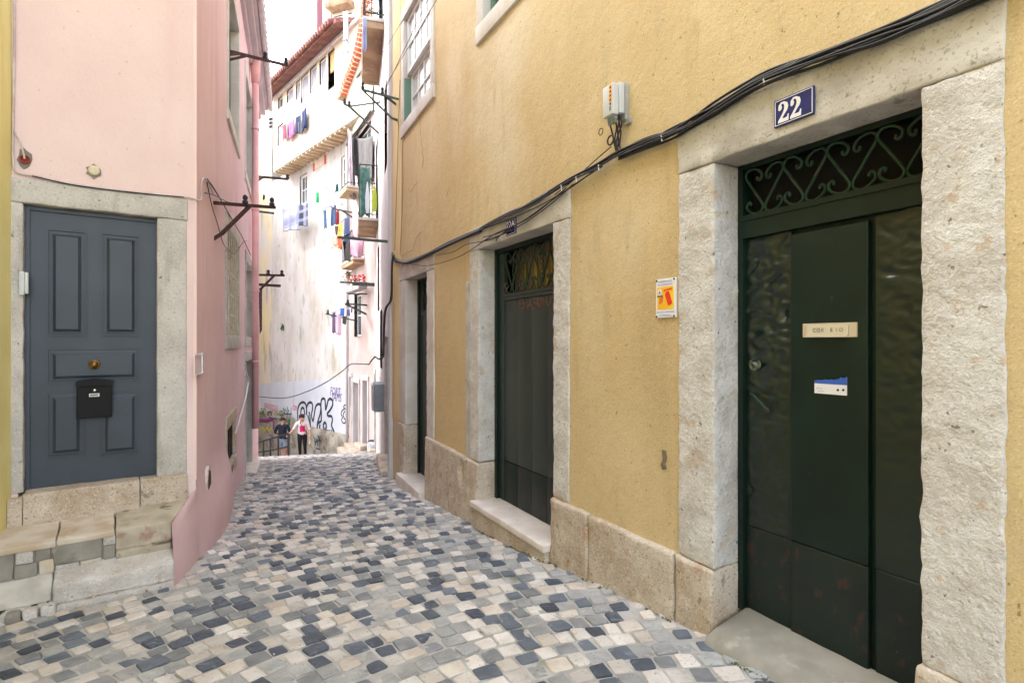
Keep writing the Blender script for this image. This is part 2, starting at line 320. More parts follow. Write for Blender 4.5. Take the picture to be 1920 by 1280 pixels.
def wall_grid(mb, fr, s0, s1, z0, z1, holes, cell=0.15, amp=0.008, mi=0, flare=None):
    """plaster skin with rectangular holes (s0,s1,z0,z1), gently uneven"""
    ss = {s0, s1}; zs = {z0, z1}
    for h in holes: ss |= {h[0], h[1]}; zs |= {h[2], h[3]}
    def fill(a):
        a = sorted(x for x in a); out = [a[0]]
        for p, q in zip(a, a[1:]):
            n = max(1, int(math.ceil((q - p) / cell))); out += [p + (q - p) * k / n for k in range(1, n + 1)]
        return out
    ss = [s for s in fill(ss) if s0 - 1e-6 <= s <= s1 + 1e-6]; zs = [z for z in fill(zs) if z0 - 1e-6 <= z <= z1 + 1e-6]
    vs = []; fs = []; nz_ = len(zs)
    for s in ss:
        for z in zs:
            w = fr.P(s, 0, z); o = amp * noise.noise(w * 0.9) + amp * .5 * noise.noise(w * 2.7)
            if flare: o += flare(s, z)
            vs.append(fr.P(s, o, z))
    for i in range(len(ss) - 1):
        for j in range(nz_ - 1):
            sm = (ss[i] + ss[i + 1]) / 2; zm = (zs[j] + zs[j + 1]) / 2
            if any(h[0] < sm < h[1] and h[2] < zm < h[3] for h in holes): continue
            a = i * nz_ + j; fs.append((a, a + nz_, a + nz_ + 1, a + 1))
    mb.add(vs, fs, mi)
_txt = {}
def text_mb(mb, fr, body, s, z, o, height=None, width=None, th=0.002, mi=0, slant=0.0, bold=False, align='C', sx=1.0):
    """flat lettering on a wall; (s,z) is its centre"""
    if body not in _txt:
        cu = bpy.data.curves.new('lettering', 'FONT'); cu.body = body; cu.size = 1.0; cu.resolution_u = 3
        ob = bpy.data.objects.new('lettering', cu); COL.objects.link(ob)
        dg = bpy.context.evaluated_depsgraph_get(); me = bpy.data.meshes.new_from_object(ob.evaluated_get(dg))
        _txt[body] = ([tuple(v.co) for v in me.vertices], [tuple(p.vertices) for p in me.polygons])
        bpy.data.objects.remove(ob); bpy.data.curves.remove(cu); bpy.data.meshes.remove(me)
    vs, fs = _txt[body]
    x0 = min(v[0] for v in vs); x1 = max(v[0] for v in vs); y0 = min(v[1] for v in vs); y1 = max(v[1] for v in vs)
    ky = height / (y1 - y0) if height else width / (x1 - x0); kx = width / (x1 - x0) if width else ky * sx
    if not height: ky = kx
    out = []
    for v in vs:
        a = (v[0] - (x0 + x1) / 2) * kx; b = (v[1] - (y0 + y1) / 2) * ky
        out.append(fr.P(s + a + b * slant, o + th, z + b))
    mb.add(out, fs, mi)

# ------------------------------------------------------------------ the street: sheet, cobbles
def grid_sheet(name, x0, x1, y0, y1, cell, mat, zoff, inside=None, parent=None):
    mb = MB(); nx = int((x1 - x0) / cell); ny = int((y1 - y0) / cell); vs = []; fs = []
    for i in range(nx + 1):
        for j in range(ny + 1):
            x = x0 + (x1 - x0) * i / nx; y = y0 + (y1 - y0) * j / ny; vs.append((x, y, zg(x, y) + zoff + .005 * noise.noise((x * 3.1, y * 3.1, 8)) + .003 * noise.noise((x * 7, y * 7, 2))))
    for i in range(nx):
        for j in range(ny):
            xm = x0 + (x1 - x0) * (i + .5) / nx; ym = y0 + (y1 - y0) * (j + .5) / ny
            if inside and not inside(xm, ym): continue
            a = i * (ny + 1) + j; fs.append((a, a + ny + 1, a + ny + 2, a + 1))
    mb.add(vs, fs); return mb.build(name, mat, parent, smooth=True, recalc=False)
street = tag(grid_sheet('street', -16, 8, -7, 30, 0.13, 'mortar', 0.002), kind='structure')
def plan(fr, s, o): q = fr.P(s, o, 0); return (q.x, q.y)
SYR = 9.0
KERB_A = at(478, 868, 18.6); KERB_B = CW.P(0.0, .1, 0)
POLY = [plan(YR, SYR, .02), plan(YR, 0, .02), plan(YF, 0, .02), plan(BW, 0.2, .03), plan(CW, 0, .05), (KERB_A.x, KERB_A.y), (KERB_A.x - 1.2, KERB_A.y - .2),
        plan(PS, 9.5, .02), plan(PS, 0.0, .06), plan(PF, PF.s(325, .6), .62), plan(PF, -1.2, .66), (-5.2, 1.5), (-4.0, -1.0), plan(YR, SYR, 3.2)]
def inside(x, y, poly=POLY):
    c = False; n = len(poly)
    for i in range(n):
        x1, y1 = poly[i]; x2, y2 = poly[(i + 1) % n]
        if (y1 > y) != (y2 > y) and x < (x2 - x1) * (y - y1) / (y2 - y1) + x1: c = not c
    return c
def edge_d(x, y):
    best = 9
    for i in range(len(POLY)):
        a = Vector(POLY[i]); b = Vector(POLY[(i + 1) % len(POLY)]); p = Vector((x, y)); t = max(0, min(1, (p - a).dot(b - a) / (b - a).length_squared))
        best = min(best, (p - (a + (b - a) * t)).length)
    return best
def cobble_pts(rnd, rough=1.0):
    """unit sett, 1 x 1: near-square, flat topped with worn edges; three rings of eight and a crown"""
    k = 0.5; c = .04 + .08 * rnd.random()
    ring = [(-k + c, -k), (k - c, -k), (k, -k + c), (k, k - c), (k - c, k), (-k + c, k), (-k, k - c), (-k, -k + c)]
    ox = [rnd.uniform(-.07, .07) * rough for _ in range(4)]; oy = [rnd.uniform(-.07, .07) * rough for _ in range(4)]
    cid = (0, 1, 1, 2, 2, 3, 3, 0)
    ring = [(x + ox[cid[i]] + rnd.uniform(-.02, .02) * rough, y + oy[cid[i]] + rnd.uniform(-.02, .02) * rough) for i, (x, y) in enumerate(ring)]
    tx, ty = rnd.uniform(-.05, .05), rnd.uniform(-.05, .05); zz = lambda x, y: x * tx + y * ty
    vs = [(x, y, -.45) for x, y in ring] + [(x * .985, y * .985, .065 + zz(x, y) + rnd.uniform(-.02, .01)) for x, y in ring]
    vs += [(x * .90, y * .90, .095 + zz(x, y) + rnd.uniform(-.015, .015)) for x, y in ring]
    vs += [(x * .5, y * .5, .105 + zz(x, y) + rnd.uniform(-.02, .02)) for x, y in ring]
    vs.append((0, 0, .108))
    fs = []
    for a in (0, 8, 16):
        for i in range(8): fs.append((a + i, a + (i + 1) % 8, a + 8 + (i + 1) % 8, a + 8 + i))
    for i in range(8): fs.append((24 + i, 24 + (i + 1) % 8, 32))
    return vs, fs
rnd = random.Random(11)
setts = []
PC = Vector((1.0, 0.55))                        # the rows curve around this point
def try_sett(x, y, ang, w, d, mat, irr):
    if not inside(x, y): return
    setts.append((x, y, ang, w, d, mat, irr))
r = 0.75; lastm = 0
while r < 23.5:
    rr = r + .045
    d = 0.122 + rnd.uniform(-.010, .014)
    a = rnd.uniform(0, .1)
    while a < math.pi * 1.25:
        w = rnd.choice((.082, .090, .096, .102, .112)) * rnd.uniform(.93, 1.07)
        an = -math.pi * .1 + a + w / rr / 2
        wob = .012 * math.sin(an * 7 + r * .6) + .03 * noise.noise((an * 2.0, r * .5, 0))
        x = PC.x + math.cos(an) * (rr + wob); y = PC.y + math.sin(an) * (rr + wob)
        a += (w + .011) / rr
        if -13 < x < 4 and -3 < y < 21 and inside(x, y):
            e = edge_d(x, y) if y < 16 else 1
            q = rnd.random()
            if lastm >= 4 and q > .70: q = rnd.random()
            if e < .16 + .06 * noise.noise((x * 2, y * 2, 0)): m = rnd.choice((1, 2, 0, 1, 5, 2)); sc = rnd.uniform(.7, .95); irr = 2.2
            else:
                m = 0 if q < .24 else 1 if q < .34 else 2 if q < .58 else 3 if q < .70 else 4 if q < .90 else 5; sc = 1.0; irr = 1.0
            lastm = m
            if rnd.random() < .025: continue
            try_sett(x, y, an - math.pi / 2 + rnd.uniform(-.05, .05), w * sc, d * sc, m, irr)
    r += d + .010
def seen(x, y):
    if y < .9: return 0
    z = zg(x, y); px = CX + F * x / y; py = CY - F * z / y
    return (F / y) ** 2 * (-z / y) if (0 < px < 1920 and 0 < py < 1285) else 0
setts.sort(key=lambda t: -seen(t[0], t[1]))
VAR = []
for k in range(20):
    vs, fs = cobble_pts(rnd); row = []
    for m in range(6):
        me = bpy.data.meshes.new('cobble'); me.from_pydata(vs, [], fs); me.materials.append(ST[m]); row.append(me)
    VAR.append(row)
def gnormal(x, y):
    e = .2; return Vector((-(zg(x + e, y) - zg(x - e, y)) / (2 * e), -(zg(x, y + e) - zg(x, y - e)) / (2 * e), 1)).normalized()
rest = MB()
for i, (x, y, an, w, d, m, irr) in enumerate(setts):
    h = rnd.uniform(-.006, .006); hs = .1 * rnd.uniform(.75, 1.15)
    if i < 300:
        o = bpy.data.objects.new('cobble', VAR[rnd.randrange(20)][m]); COL.objects.link(o); o.parent = street
        nrm = gnormal(x, y); X = (Vector((math.cos(an), math.sin(an), 0))); X = (X - nrm * X.dot(nrm)).normalized(); Yv = nrm.cross(X)
        o.matrix_local = Matrix(((X.x * w, Yv.x * d, nrm.x * hs, x), (X.y * w, Yv.y * d, nrm.y * hs, y), (X.z * w, Yv.z * d, nrm.z * hs, zg(x, y) + h), (0, 0, 0, 1)))
    else:
        vs, fs = cobble_pts(rnd, irr); ca, sa = math.cos(an), math.sin(an)
        if y > 11: vs = vs[8:]; fs = [tuple(q - 8 for q in f) for f in fs[8:]]
        zb = zg(x, y); gx = (zg(x + .2, y) - zb) / .2; gy = (zg(x, y + .2) - zb) / .2; out = []
        for (a, b, c) in vs:
            dx = a * w * ca - b * d * sa; dy = a * w * sa + b * d * ca; out.append((x + dx, y + dy, zb + gx * dx + gy * dy + c * hs + h))
        rest.add(out, fs, m)
tag(rest.build('cobbles', ST, street, smooth=False, recalc=False), 'grey, cream and black cobbles farther down the lane', kind='stuff')
# landing and steps beyond the end of the lane
kb = MB(); a, b = KERB_A + Vector((-1.5, -.3, 0)), Vector((KERB_B.x, KERB_B.y, 0)); n = 14
for i in range(n):
    p = a.lerp(b, i / n + .004); q = a.lerp(b, (i + 1) / n - .004)
    fr = Frame((p.x, p.y), (q.x - p.x, q.y - p.y)); zz = zg((p.x + q.x) / 2, (p.y + q.y) / 2)
    k1 = MB(); k1.rbox(fr, 0, (q - p).length, -.16, .1, zz - .4, zz + .035, .015, .005, .12)
    k1.build('kerb_stone', 'stone_grey', street, smooth=True)

# ------------------------------------------------------------------ shared builders for houses
def stone(parent, name, fr, s0, s1, o0, o1, z0, z1, mat='stone', r=.012, amp=.004, cell=.05, fq=8.0, label=None, warp=None):
    mb = MB(); mb.rbox(fr, min(s0, s1), max(s0, s1), o0, o1, z0, z1, r, amp, cell, fq, warp=warp)
    o = mb.build(name, mat, parent, smooth=True)
    if label: o['label'] = label
    return o
SCROLL = [(0, 0), (-.10, .14), (-.19, .26), (-.235, .36), (-.20, .44), (-.10, .485), (.03, .47), (.14, .41), (.205, .33), (.19, .25), (.13, .215), (.085, .25), (.10, .295)]
def scroll_grille(parent, fr, s0, s1, z0, z1, o, per, rad, mat, twist=False, name='grille'):
    mb = MB(); H = z1 - z0; zc = (z0 + z1) / 2; n = int((s1 - s0) / (per / 2)) + 2
    flat_ = [p for p in SCROLL]; path = [(-x, -y) for x, y in flat_[::-1]][:-1] + flat_
    path = spline(path, 3)
    for k in range(n):
        c = s0 + per * .25 + k * per / 2; sg = 1 if k % 2 == 0 else -1
        pts = [(c + sg * q[0] * per, zc + q[1] * H * .99) for q in path]
        if any(p[0] < s0 - .004 or p[0] > s1 + .004 for p in pts): 
            pts = [p for p in pts if s0 - .004 <= p[0] <= s1 + .004]
            if len(pts) < 8: continue
        mb.tube([fr.P(a, o + (.004 if sg > 0 else -.004), b) for a, b in pts], rad, 6)
        if twist and k % 2 == 0:
            mb.tube([fr.P(c + per * .25 + .005 * math.sin(i * 1.6), o - .012 + .005 * math.cos(i * 1.6), z0 + H * (.12 + .66 * i / 24)) for i in range(25)], rad * .8, 5)
    return mb.build(name, mat, parent, smooth=True)

# ------------------------------------------------------------------ yellow house on the right
yh = thing('yellow_house', YR.P(0, 0, -1.8), 'ochre yellow rendered house along the right side with three green doors', 'house')
D1 = dict(l=YR.s(1342), r=YR.s(1730), lo=YR.s(1275), ro=YR.s(1886))
D2 = dict(l=YR.s(900), r=YR.s(1040), lo=YR.s(883), ro=YR.s(1069))
D3 = dict(l=YF.s(762), r=YF.s(802), lo=YF.s(750), ro=YF.s(815))
Wn1 = (YF.s(759), YF.s(808.6), 3.165, 4.67)
Wn2 = (YR.s(908), YR.s(908) + 1.26, 3.12, 4.65)
ZT = 7.2
mb = MB()
grow = lambda d, z0, z1, e=.05: (d['l'] - e, d['r'] + e, z0, z1 + e)
wall_grid(mb, YR, 0, SYR, -3.2, ZT, [grow(D1, -1.5, .944), grow(D2, -1.65, .92), (Wn2[0] - .05, Wn2[1] + .05, Wn2[2] - .05, Wn2[3] + .05)], .14, .010)
wall_grid(mb, YF, 0, SYF, -3.2, ZT, [grow(D3, -1.95, .895), (Wn1[0] - .05, Wn1[1] + .05, Wn1[2] - .05, Wn1[3] + .05)], .14, .010)
mb.build('wall', 'yellow', yh, smooth=True)
mb = MB()       # the rest of the shell: end wall, back wall and flat top
a0, a1, a2 = YF.P(0, 0, 0), YR.P(0, 0, 0), YR.P(SYR, 0, 0); b0, b1, b2 = YF.P(0, -6, 0), YR.P(0, -6, 0), YR.P(SYR, -6, 0)
ring = [a0, a1, a2, b2, b1, b0]
up = lambda p, z: Vector((p.x, p.y, z))
mb.add([up(p, ZT) for p in ring], [tuple(range(6))])
for i in (2, 3, 4, 5): mb.add([up(ring[i], -3.2), up(ring[(i + 1) % 6], -3.2), up(ring[(i + 1) % 6], ZT), up(ring[i], ZT)], [(0, 1, 2, 3)])
mb.build('rear_wall', 'yellow', yh)
# stone door surrounds
def surround(fr, D, ztop, zlin, zbase, o1=.015, depth=.30, mat='stone', foot=None, footmat='stone_worn', left_label=None):
    zj = -1.2 if foot is not None else zbase
    for (a, b) in ((D['lo'], D['l']), (D['r'], D['ro'])):
        stone(yh, 'jamb_stone', fr, a, b, -depth, o1, zj + .003, ztop - .003, mat, .009, .007, .03, 13)
        if foot is not None: stone(yh, 'jamb_foot_stone', fr, a - .01, b + (.0 if b == D['l'] else .01), -depth, o1 + .022, zbase, zj - .002, footmat, .02, .008, .045)
    stone(yh, 'lintel', fr, D['lo'] - .004, D['ro'] + .004, -depth, o1 + .004, ztop, zlin, 'stone_lintel', .009, .006, .03, 12)
surround(YR, D1, .944, 1.205, -2.0, foot=True)
surround(YR, D2, .918, 1.135, -2.3, mat='stone', foot=True)
surround(YF, D3, .892, 1.12, -2.7, mat='stone_smooth', foot=True)
cm = MB(); cm.rbox(YF, SYF - .16, SYF - .02, -.02, .012, -1.2, .62, .01, .004, .06); cm.build('cement_strip', 'cement_pale', yh, smooth=True)
# plinth stones
ps0, ps1 = D2['ro'] + .012, D1['lo'] - .02; w = (ps1 - ps0)
stone(yh, 'plinth_stone', YR, D2['r'] + .005, ps0 - .004 + .26, -.1, .05, -2.2, -1.20, 'stone_worn', .02, .010, .045)
stone(yh, 'plinth_stone', YR, ps0 + .26, ps1 - .0, -.1, .044, -2.2, -1.205, 'stone_worn', .022, .010, .045)
NS, NZ = YF.hit(872, 887)
def niche(w_, p):
    e = math.hypot((p[0] - NS) / .075, (p[2] - NZ) / .145)
    if e < 1.0 and p[1] > 0: 
        n3 = Vector((YF.n.x, YF.n.y, 0)); return w_ - n3 * (.10 * math.sqrt(max(0, 1 - e * e)) + .015)
    return w_
stone(yh, 'plinth_stone', YF, D3['r'] + .004, SYF - .004, -.1, .045, -2.7, -1.2, 'stone_worn', .02, .007, .022, warp=niche)
nb = MB(); nb.lathe(YF.P(NS + .01, -.05, NZ - .03), (YF.n.x, YF.n.y, 0), [(.012, 0), (.012, .03), (.02, .03), (.02, .04)], 10); nb.build('niche_tap', 'plastic_grey', yh, smooth=True)
stone(yh, 'plinth_stone', YR, D1['ro'] + .01, SYR, -.1, .035, -2.2, -1.2, 'stone_worn', .02, .008, .12)
# steps
stone(yh, 'door_step', YR, YR.s(898), D2['r'] + .0, -.22, .105, -1.625, -1.565, 'marble', .010, .002, .06)
stone(yh, 'step_riser', YR, YR.s(899), D2['r'] - .012, -.22, .082, -2.3, -1.626, 'stone_worn', .015, .008, .05)
stone(yh, 'door_step', YF, YF.s(757), D3['r'] + .0, -.22, .12, -2.7, -1.905, 'marble', .012, .004, .06)
def slope_sill(w_, p): return w_ + Vector((0, 0, -max(0, p[1] + .19) * .22 - max(0, (p[1] - .04)) * .3)) if p[2] > -1.6 else w_
stone(yh, 'door_sill', YR, D1['l'] + .01, D1['r'] - .012, -.24, .135, -2.0, -1.425, 'sill_mossy', .05, .004, .05, warp=slope_sill)

# --- green door at the front
def door_base(name, fr, D, z0, z1, o, label):
    mb = MB(); mb.box(fr, D['l'] + .004, D['r'] - .004, o - .05, o - .02, z0, z1)
    t = mb.build(name, 'green', yh); t['label'] = label; return t
d = door_base('door', YR, D1, -1.45, .55, -.19, 'dark green panelled front door with a letter slot and flaking foot')
fm = MB(); o = -.19
fm.box(YR, D1['l'] + .002, D1['l'] + .034, o - .05, o + .022, -1.44, .943); fm.box(YR, D1['r'] - .034, D1['r'] - .002, o - .05, o + .022, -1.44, .943)
fm.box(YR, D1['l'] + .034, D1['r'] - .034, o - .05, o + .020, .915, .941); fm.box(YR, D1['l'] + .035, D1['r'] - .035, o - .05, o + .026, .55, .662)
fm.box(YR, D1['l'] + .035, D1['r'] - .035, o - .05, o + .034, .640, .668)
fm.build('door_frame', 'green', d)
sx = lambda px, py=700: YR.hit(px, py, -.19)[0]
def tin(s0, s1, amp):      # sheet metal nailed over the wood, crumpled more towards the top
    mb = MB(); n = max(4, int((s1 - s0) / .011)); m = 140; vs = []; fs = []
    for i in range(n + 1):
        for j in range(m + 1):
            s = s0 + (s1 - s0) * i / n; z = -.98 + 1.528 * j / m; w_ = Vector((s * 1.0, .3, z * 1.35))
            wz_ = Vector((w_.x * .8, .3, w_.z * 1.1)); rg_ = 1 - abs(noise.noise(wz_ * 15 + noise.noise_vector(w_ * 9) * .8)) * 2.6; r2 = 1 - abs(noise.noise(w_ * 23 + Vector((5, 0, 0)))) * 2
            k_ = .35 + .65 * max(0, min(1, (z + .55) / .6)); ed = min(1, min(i, n - i) / 3, min(j, m - j) / 3)
            vs.append(YR.P(s, -.19 - .004 + amp * k_ * ed * (.8 * rg_ + .3 * r2 - .4), z))
    for i in range(n):
        for j in range(m): a = i * (m + 1) + j; fs.append((a, a + m + 1, a + m + 2, a + 1))
    mb.add(vs, fs); return mb.build('tin_sheet', 'green_tin', d, smooth=True)
c0, c1, c2, c3, c4 = D1['l'] + .036, sx(1484), sx(1630), sx(1641), D1['r'] - .036
def panel(par, fr, s0, s1, o0, o1, z0, z1, mat, r=.006, amp=.0012, name='door_panel', cell=.08):
    mb = MB(); mb.rbox(fr, s0, s1, o0, o1, z0, z1, r, amp, cell, 6.0); return mb.build(name, mat, par, smooth=True)
tin(c0, c1 - .002, .019); c_ = 0
panel(d, YR, c1 + .001, c2, o - .03, o + .010, -.98, .528, 'green')
tin(c3, c4, .008)
panel(d, YR, c0, c1 - .002, o - .03, o - .001, -1.438, -.984, 'green_rust')
panel(d, YR, c1 + .001, c2, o - .03, o + .009, -1.438, -.984, 'green_rust')
panel(d, YR, c3, c4, o - .03, o - .001, -1.438, -.984, 'green_rust')
scroll_grille(d, YR, D1['l'] + .036, D1['r'] - .036, .668, .916, o, .222, .0075, 'grille_green')
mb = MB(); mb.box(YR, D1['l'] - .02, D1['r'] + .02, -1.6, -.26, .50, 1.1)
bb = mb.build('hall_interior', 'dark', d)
# letter slot
s0, z1 = YR.hit(1506, 607, o + .012); s1, z0 = YR.hit(1608, 632, o + .012)
mb = MB(); mb.rbox(YR, s0, s1, o + .008, o + .018, z0, z1, .003, 0, .1); w_ = s1 - s0
mb.rbox(YR, s0 + .17 * w_ * .55, s1 - .25 * w_ * .55, o + .018, o + .023, z0 + .006, z1 - .010, .002, 0, .1, mi=1)
mb.box(YR, s0 + .10 * w_, s1 - .14 * w_, o + .020, o + .030, z0 + .002, z0 + .012, 1)
for k, ch in enumerate(['C', 'O', 'R', '', 'E', 'I', 'O']):
    if ch: text_mb(mb, YR, ch, s0 + w_ * (.25 + .082 * k), (z0 + z1) / 2 + .001, o + .024, height=.017, mi=2 if k in (0, 1, 4) else 3)
mb.build('letter_slot', [flat('cream_metal', C(196, 182, 156), .5), flat('cream_flap', C(206, 196, 172), .4), 'ink', flat('worn_ink', C(120, 112, 100), .6)], d)
ls, lz = YR.hit(1415, 683, o)
mb = MB(); nn = (YR.n.x, YR.n.y, 0)
mb.lathe(YR.P(ls, o - .006, lz), nn, [(.036, 0), (.036, .006), (.030, .012), (.027, .008), (.014, .009), (.013, .016), (0.001, .016)], 22)
mb.box(YR, ls - .008, ls + .008, o + .009, o + .0115, lz - .002, lz + .002, 1)
mb.build('lock', [pmat('worn_lock', C(120, 128, 112), C(70, 84, 70), 40, V1, .45, metallic=.5), 'ink'], d, smooth=True)
mb = MB(); hp = [YR.W(1410, 740, o + .0), YR.W(1411, 740, o + .03), YR.W(1424, 753, o + .038), YR.W(1437, 768, o + .03), YR.W(1438, 769, o)]
mb.tube(spline(hp, 4), .007, 7); mb.lathe(YR.W(1411, 740, o - .004), nn, [(.016, 0), (.016, .006), (.004, .008)], 12); mb.lathe(YR.W(1438, 769, o - .004), nn, [(.016, 0), (.016, .006), (.004, .008)], 12)
mb.build('handle', 'grille_green', d, smooth=True)
# torn sticker
st = [(1527, 713), (1533, 712), (1540, 712.5), (1547, 711), (1552, 712), (1557, 711), (1562, 712), (1568, 711), (1573, 710), (1576, 707), (1580, 709), (1584, 708), (1588, 706.5), (1588, 741.5), (1527, 736.5)]
pts = [YR.hit(a, b, o + .0125) for a, b in st]; mb = MB(); mb.poly(YR, pts[::-1], o + .0115, o + .0125, 0)
bl = [YR.hit(a, b, o + .013) for a, b in st[:13] + [(1588, 722), (1527, 718)]]; mb.poly(YR, bl[::-1], o + .0128, o + .0134, 1)
q = YR.hit(1537, 728, o + .013); text_mb(mb, YR, 'Reparações', q[0], q[1], o + .0128, height=.006, mi=1); q = YR.hit(1540, 733, o + .013); text_mb(mb, YR, 'serviço 24 h', q[0], q[1], o + .0128, height=.005, mi=2)
for px in (1571, 1581): q = YR.hit(px, 731, o + .013); mb.poly(YR, [(q[0] - .007, q[1]), (q[0], q[1] - .007), (q[0] + .007, q[1]), (q[0], q[1] + .007)], o + .0128, o + .0134, 2)
mb.build('torn_sticker', ['enamel_white', 'sign_blue', 'ink'], d)

# --- wide grey-green door in the middle, narrow one beyond it
def plank_door(fr, D, zb, ztop, zg0, zg1, per, label, planks, tan):
    o = -.19; d = door_base('door', fr, D, zb, zg0, o, label)
    mb = MB(); L, Rr = D['l'], D['r']
    mb.box(fr, L + .002, L + .05, o - .05, o + .03, zb + .01, ztop - .002); mb.box(fr, Rr - .05, Rr - .002, o - .05, o + .03, zb + .01, ztop - .002)
    mb.box(fr, L + .05, Rr - .05, o - .05, o + .028, zg1, ztop - .004)
    mb.build('door_frame', 'green', d)
    mb = MB(); mb.box(fr, L + .051, L + .155, o - .04, o - .002, zb + .02, zg1); mb.box(fr, Rr - .155, Rr - .051, o - .04, o - .002, zb + .02, zg1)
    mb.box(fr, L + .155, Rr - .155, o - .04, o + .006, zg0 - .05, zg0 + .012); mb.box(fr, L + .155, Rr - .155, o - .04, o + .020, zg0 - .012, zg0 + .004)
    mb.build('door_stile', 'green_grey', d)
    a, b = L + .157, Rr - .157
    for k in range(planks):
        p0 = a + (b - a) * k / planks + .002; p1 = a + (b - a) * (k + 1) / planks - .002
        panel(d, fr, p0, p1, o - .03, o - .006, zb + .42, zg0 - .052, 'green_grey', .005, .001, 'door_plank', .2)
        panel(d, fr, p0, p1, o - .03, o - .002, zb + .02, zb + .415, 'green_rust' if k else 'green', .005, .001, 'door_plank', .2)
    scroll_grille(d, fr, a, b, zg0 + .012, zg1, o - .015, per, .0085, 'grille_green', True)
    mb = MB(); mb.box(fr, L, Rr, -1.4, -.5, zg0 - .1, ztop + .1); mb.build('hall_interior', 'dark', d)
    if tan:
        mb = MB(); n = 60; vs = []; fs = []
        for i in range(n + 1):
            s = L + (Rr - L) * i / n; oo = -.40 + .02 * math.sin(i * 1.3)
            vs += [fr.P(s, oo, zg0 - .1), fr.P(s, oo, ztop)]
            if i: fs.append((2 * i - 2, 2 * i, 2 * i + 1, 2 * i - 1))
        mb.add(vs, fs)
        for (x, y, w, h) in ((984, 512, .05, .20), (1004, 510, .07, .28), (1017, 500, .04, .2), (1026, 520, .05, .16), (1034, 490, .03, .16)):
            s, z = fr.hit(x, y, -.37); mb.poly(fr, [(s - w / 2, z - h / 2), (s + w / 2, z - h / 2 - .03), (s + w * .3, z + h / 2), (s - w * .4, z + h / 2 - .02)], -.375, -.37, 1)
        mb.build('curtain', ['curtain_tan', 'curtain_yellow'], d, smooth=True)
    return d
d2 = plank_door(YR, D2, -1.585, .918, .452, .872, .27, 'grey green plank door with scroll grille and scrawled lettering', 4, True)
d3 = plank_door(YF, D3, -1.93, .892, .42, .86, .24, 'narrow looking dark green door farthest along the yellow wall', 3, False)
# scrawl on the middle door
o = -.19; SCM = pmat('orange_scrawl', C(132, 96, 78), C(110, 82, 68), 20, V1, .7)
def gw(pts, w=.010):
    mb = MB(); mb.ribbon(YR, [YR.hit(930 + x / 6.4, 400 + y / 6.4, o + .002) for x, y in pts], o + .001, w, .002); mb.build('scrawl_stroke', SCM, d2)
gw(spline([(285, 1090), (325, 1075), (320, 1035), (290, 1040), (280, 1100), (300, 1140), (335, 1130)], 3)); gw([(335, 1130), (340, 1060), (355, 1100), (365, 1060), (375, 1130)])
gw([(380, 1150), (410, 1040), (430, 1150)]); gw([(390, 1105), (425, 1100)]); gw(spline([(455, 1070), (435, 1100), (450, 1140), (480, 1120), (475, 1075), (450, 1070)], 3))
gw(spline([(520, 1130), (500, 1070), (500, 1020), (520, 1030), (528, 1060), (540, 1020), (555, 1030), (545, 1080), (520, 1130)], 3)); gw([(565, 1120), (572, 1020), (590, 1075), (608, 1010), (620, 1110)]); gw([(628, 1110), (655, 1030), (680, 1110)]); gw([(635, 1080), (672, 1075)])
gw(spline([(120, 830), (100, 870), (130, 900), (160, 860), (110, 960), (130, 1010)], 3), .007)

# --- windows of the yellow house
def sash(parent, fr, s0, s1, z0, z1, o, framemat, glassmat, cols, rows, bar=.022, edge=.05, sill=True, sub='pane'):
    mb = MB(); mb.box(fr, s0, s0 + edge, o - .05, o, z0, z1); mb.box(fr, s1 - edge, s1, o - .05, o, z0, z1)
    mb.box(fr, s0 + edge, s1 - edge, o - .05, o - .001, z0, z0 + edge); mb.box(fr, s0 + edge, s1 - edge, o - .05, o - .001, z1 - edge, z1)
    a0, a1, b0, b1 = s0 + edge, s1 - edge, z0 + edge, z1 - edge
    for k in range(1, cols): x = a0 + (a1 - a0) * k / cols; mb.box(fr, x - bar / 2, x + bar / 2, o - .04, o - .010, b0, b1)
    for k in range(1, rows): y = b0 + (b1 - b0) * k / rows; mb.box(fr, a0, a1, o - .042, o - .008, y - bar / 2, y + bar / 2)
    w = mb.build('window', framemat, parent)
    for i in range(cols):
        for j in range(rows):
            pm = MB(); pm.box(fr, a0 + (a1 - a0) * i / cols + .003, a0 + (a1 - a0) * (i + 1) / cols - .003, o - .034, o - .028, b0 + (b1 - b0) * j / rows + .003, b0 + (b1 - b0) * (j + 1) / rows - .003)
            pm.build(sub, glassmat, w)
    return w
def win_surround(parent, fr, s0, s1, z0, z1, w=.15, o1=.02, depth=.2, mat='stone_smooth', zsill=.18):
    stone(parent, 'window_sill', fr, s0 - w, s1 + w, -depth, o1 + .01, z0 - zsill, z0, mat, .01, .002, .15)
    for a, b in ((s0 - w, s0), (s1, s1 + w)): stone(parent, 'window_jamb', fr, a, b, -depth, o1, z0 + .002, z1 - .002, mat, .01, .002, .15)
    stone(parent, 'window_lintel', fr, s0 - w, s1 + w, -depth, o1 + .004, z1, z1 + .17, mat, .01, .002, .15)
    mb = MB(); mb.box(fr, s0 - .02, s1 + .02, -.8, -.17, z0 - .02, z1 + .02); mb.build('room_interior', 'dark', parent)
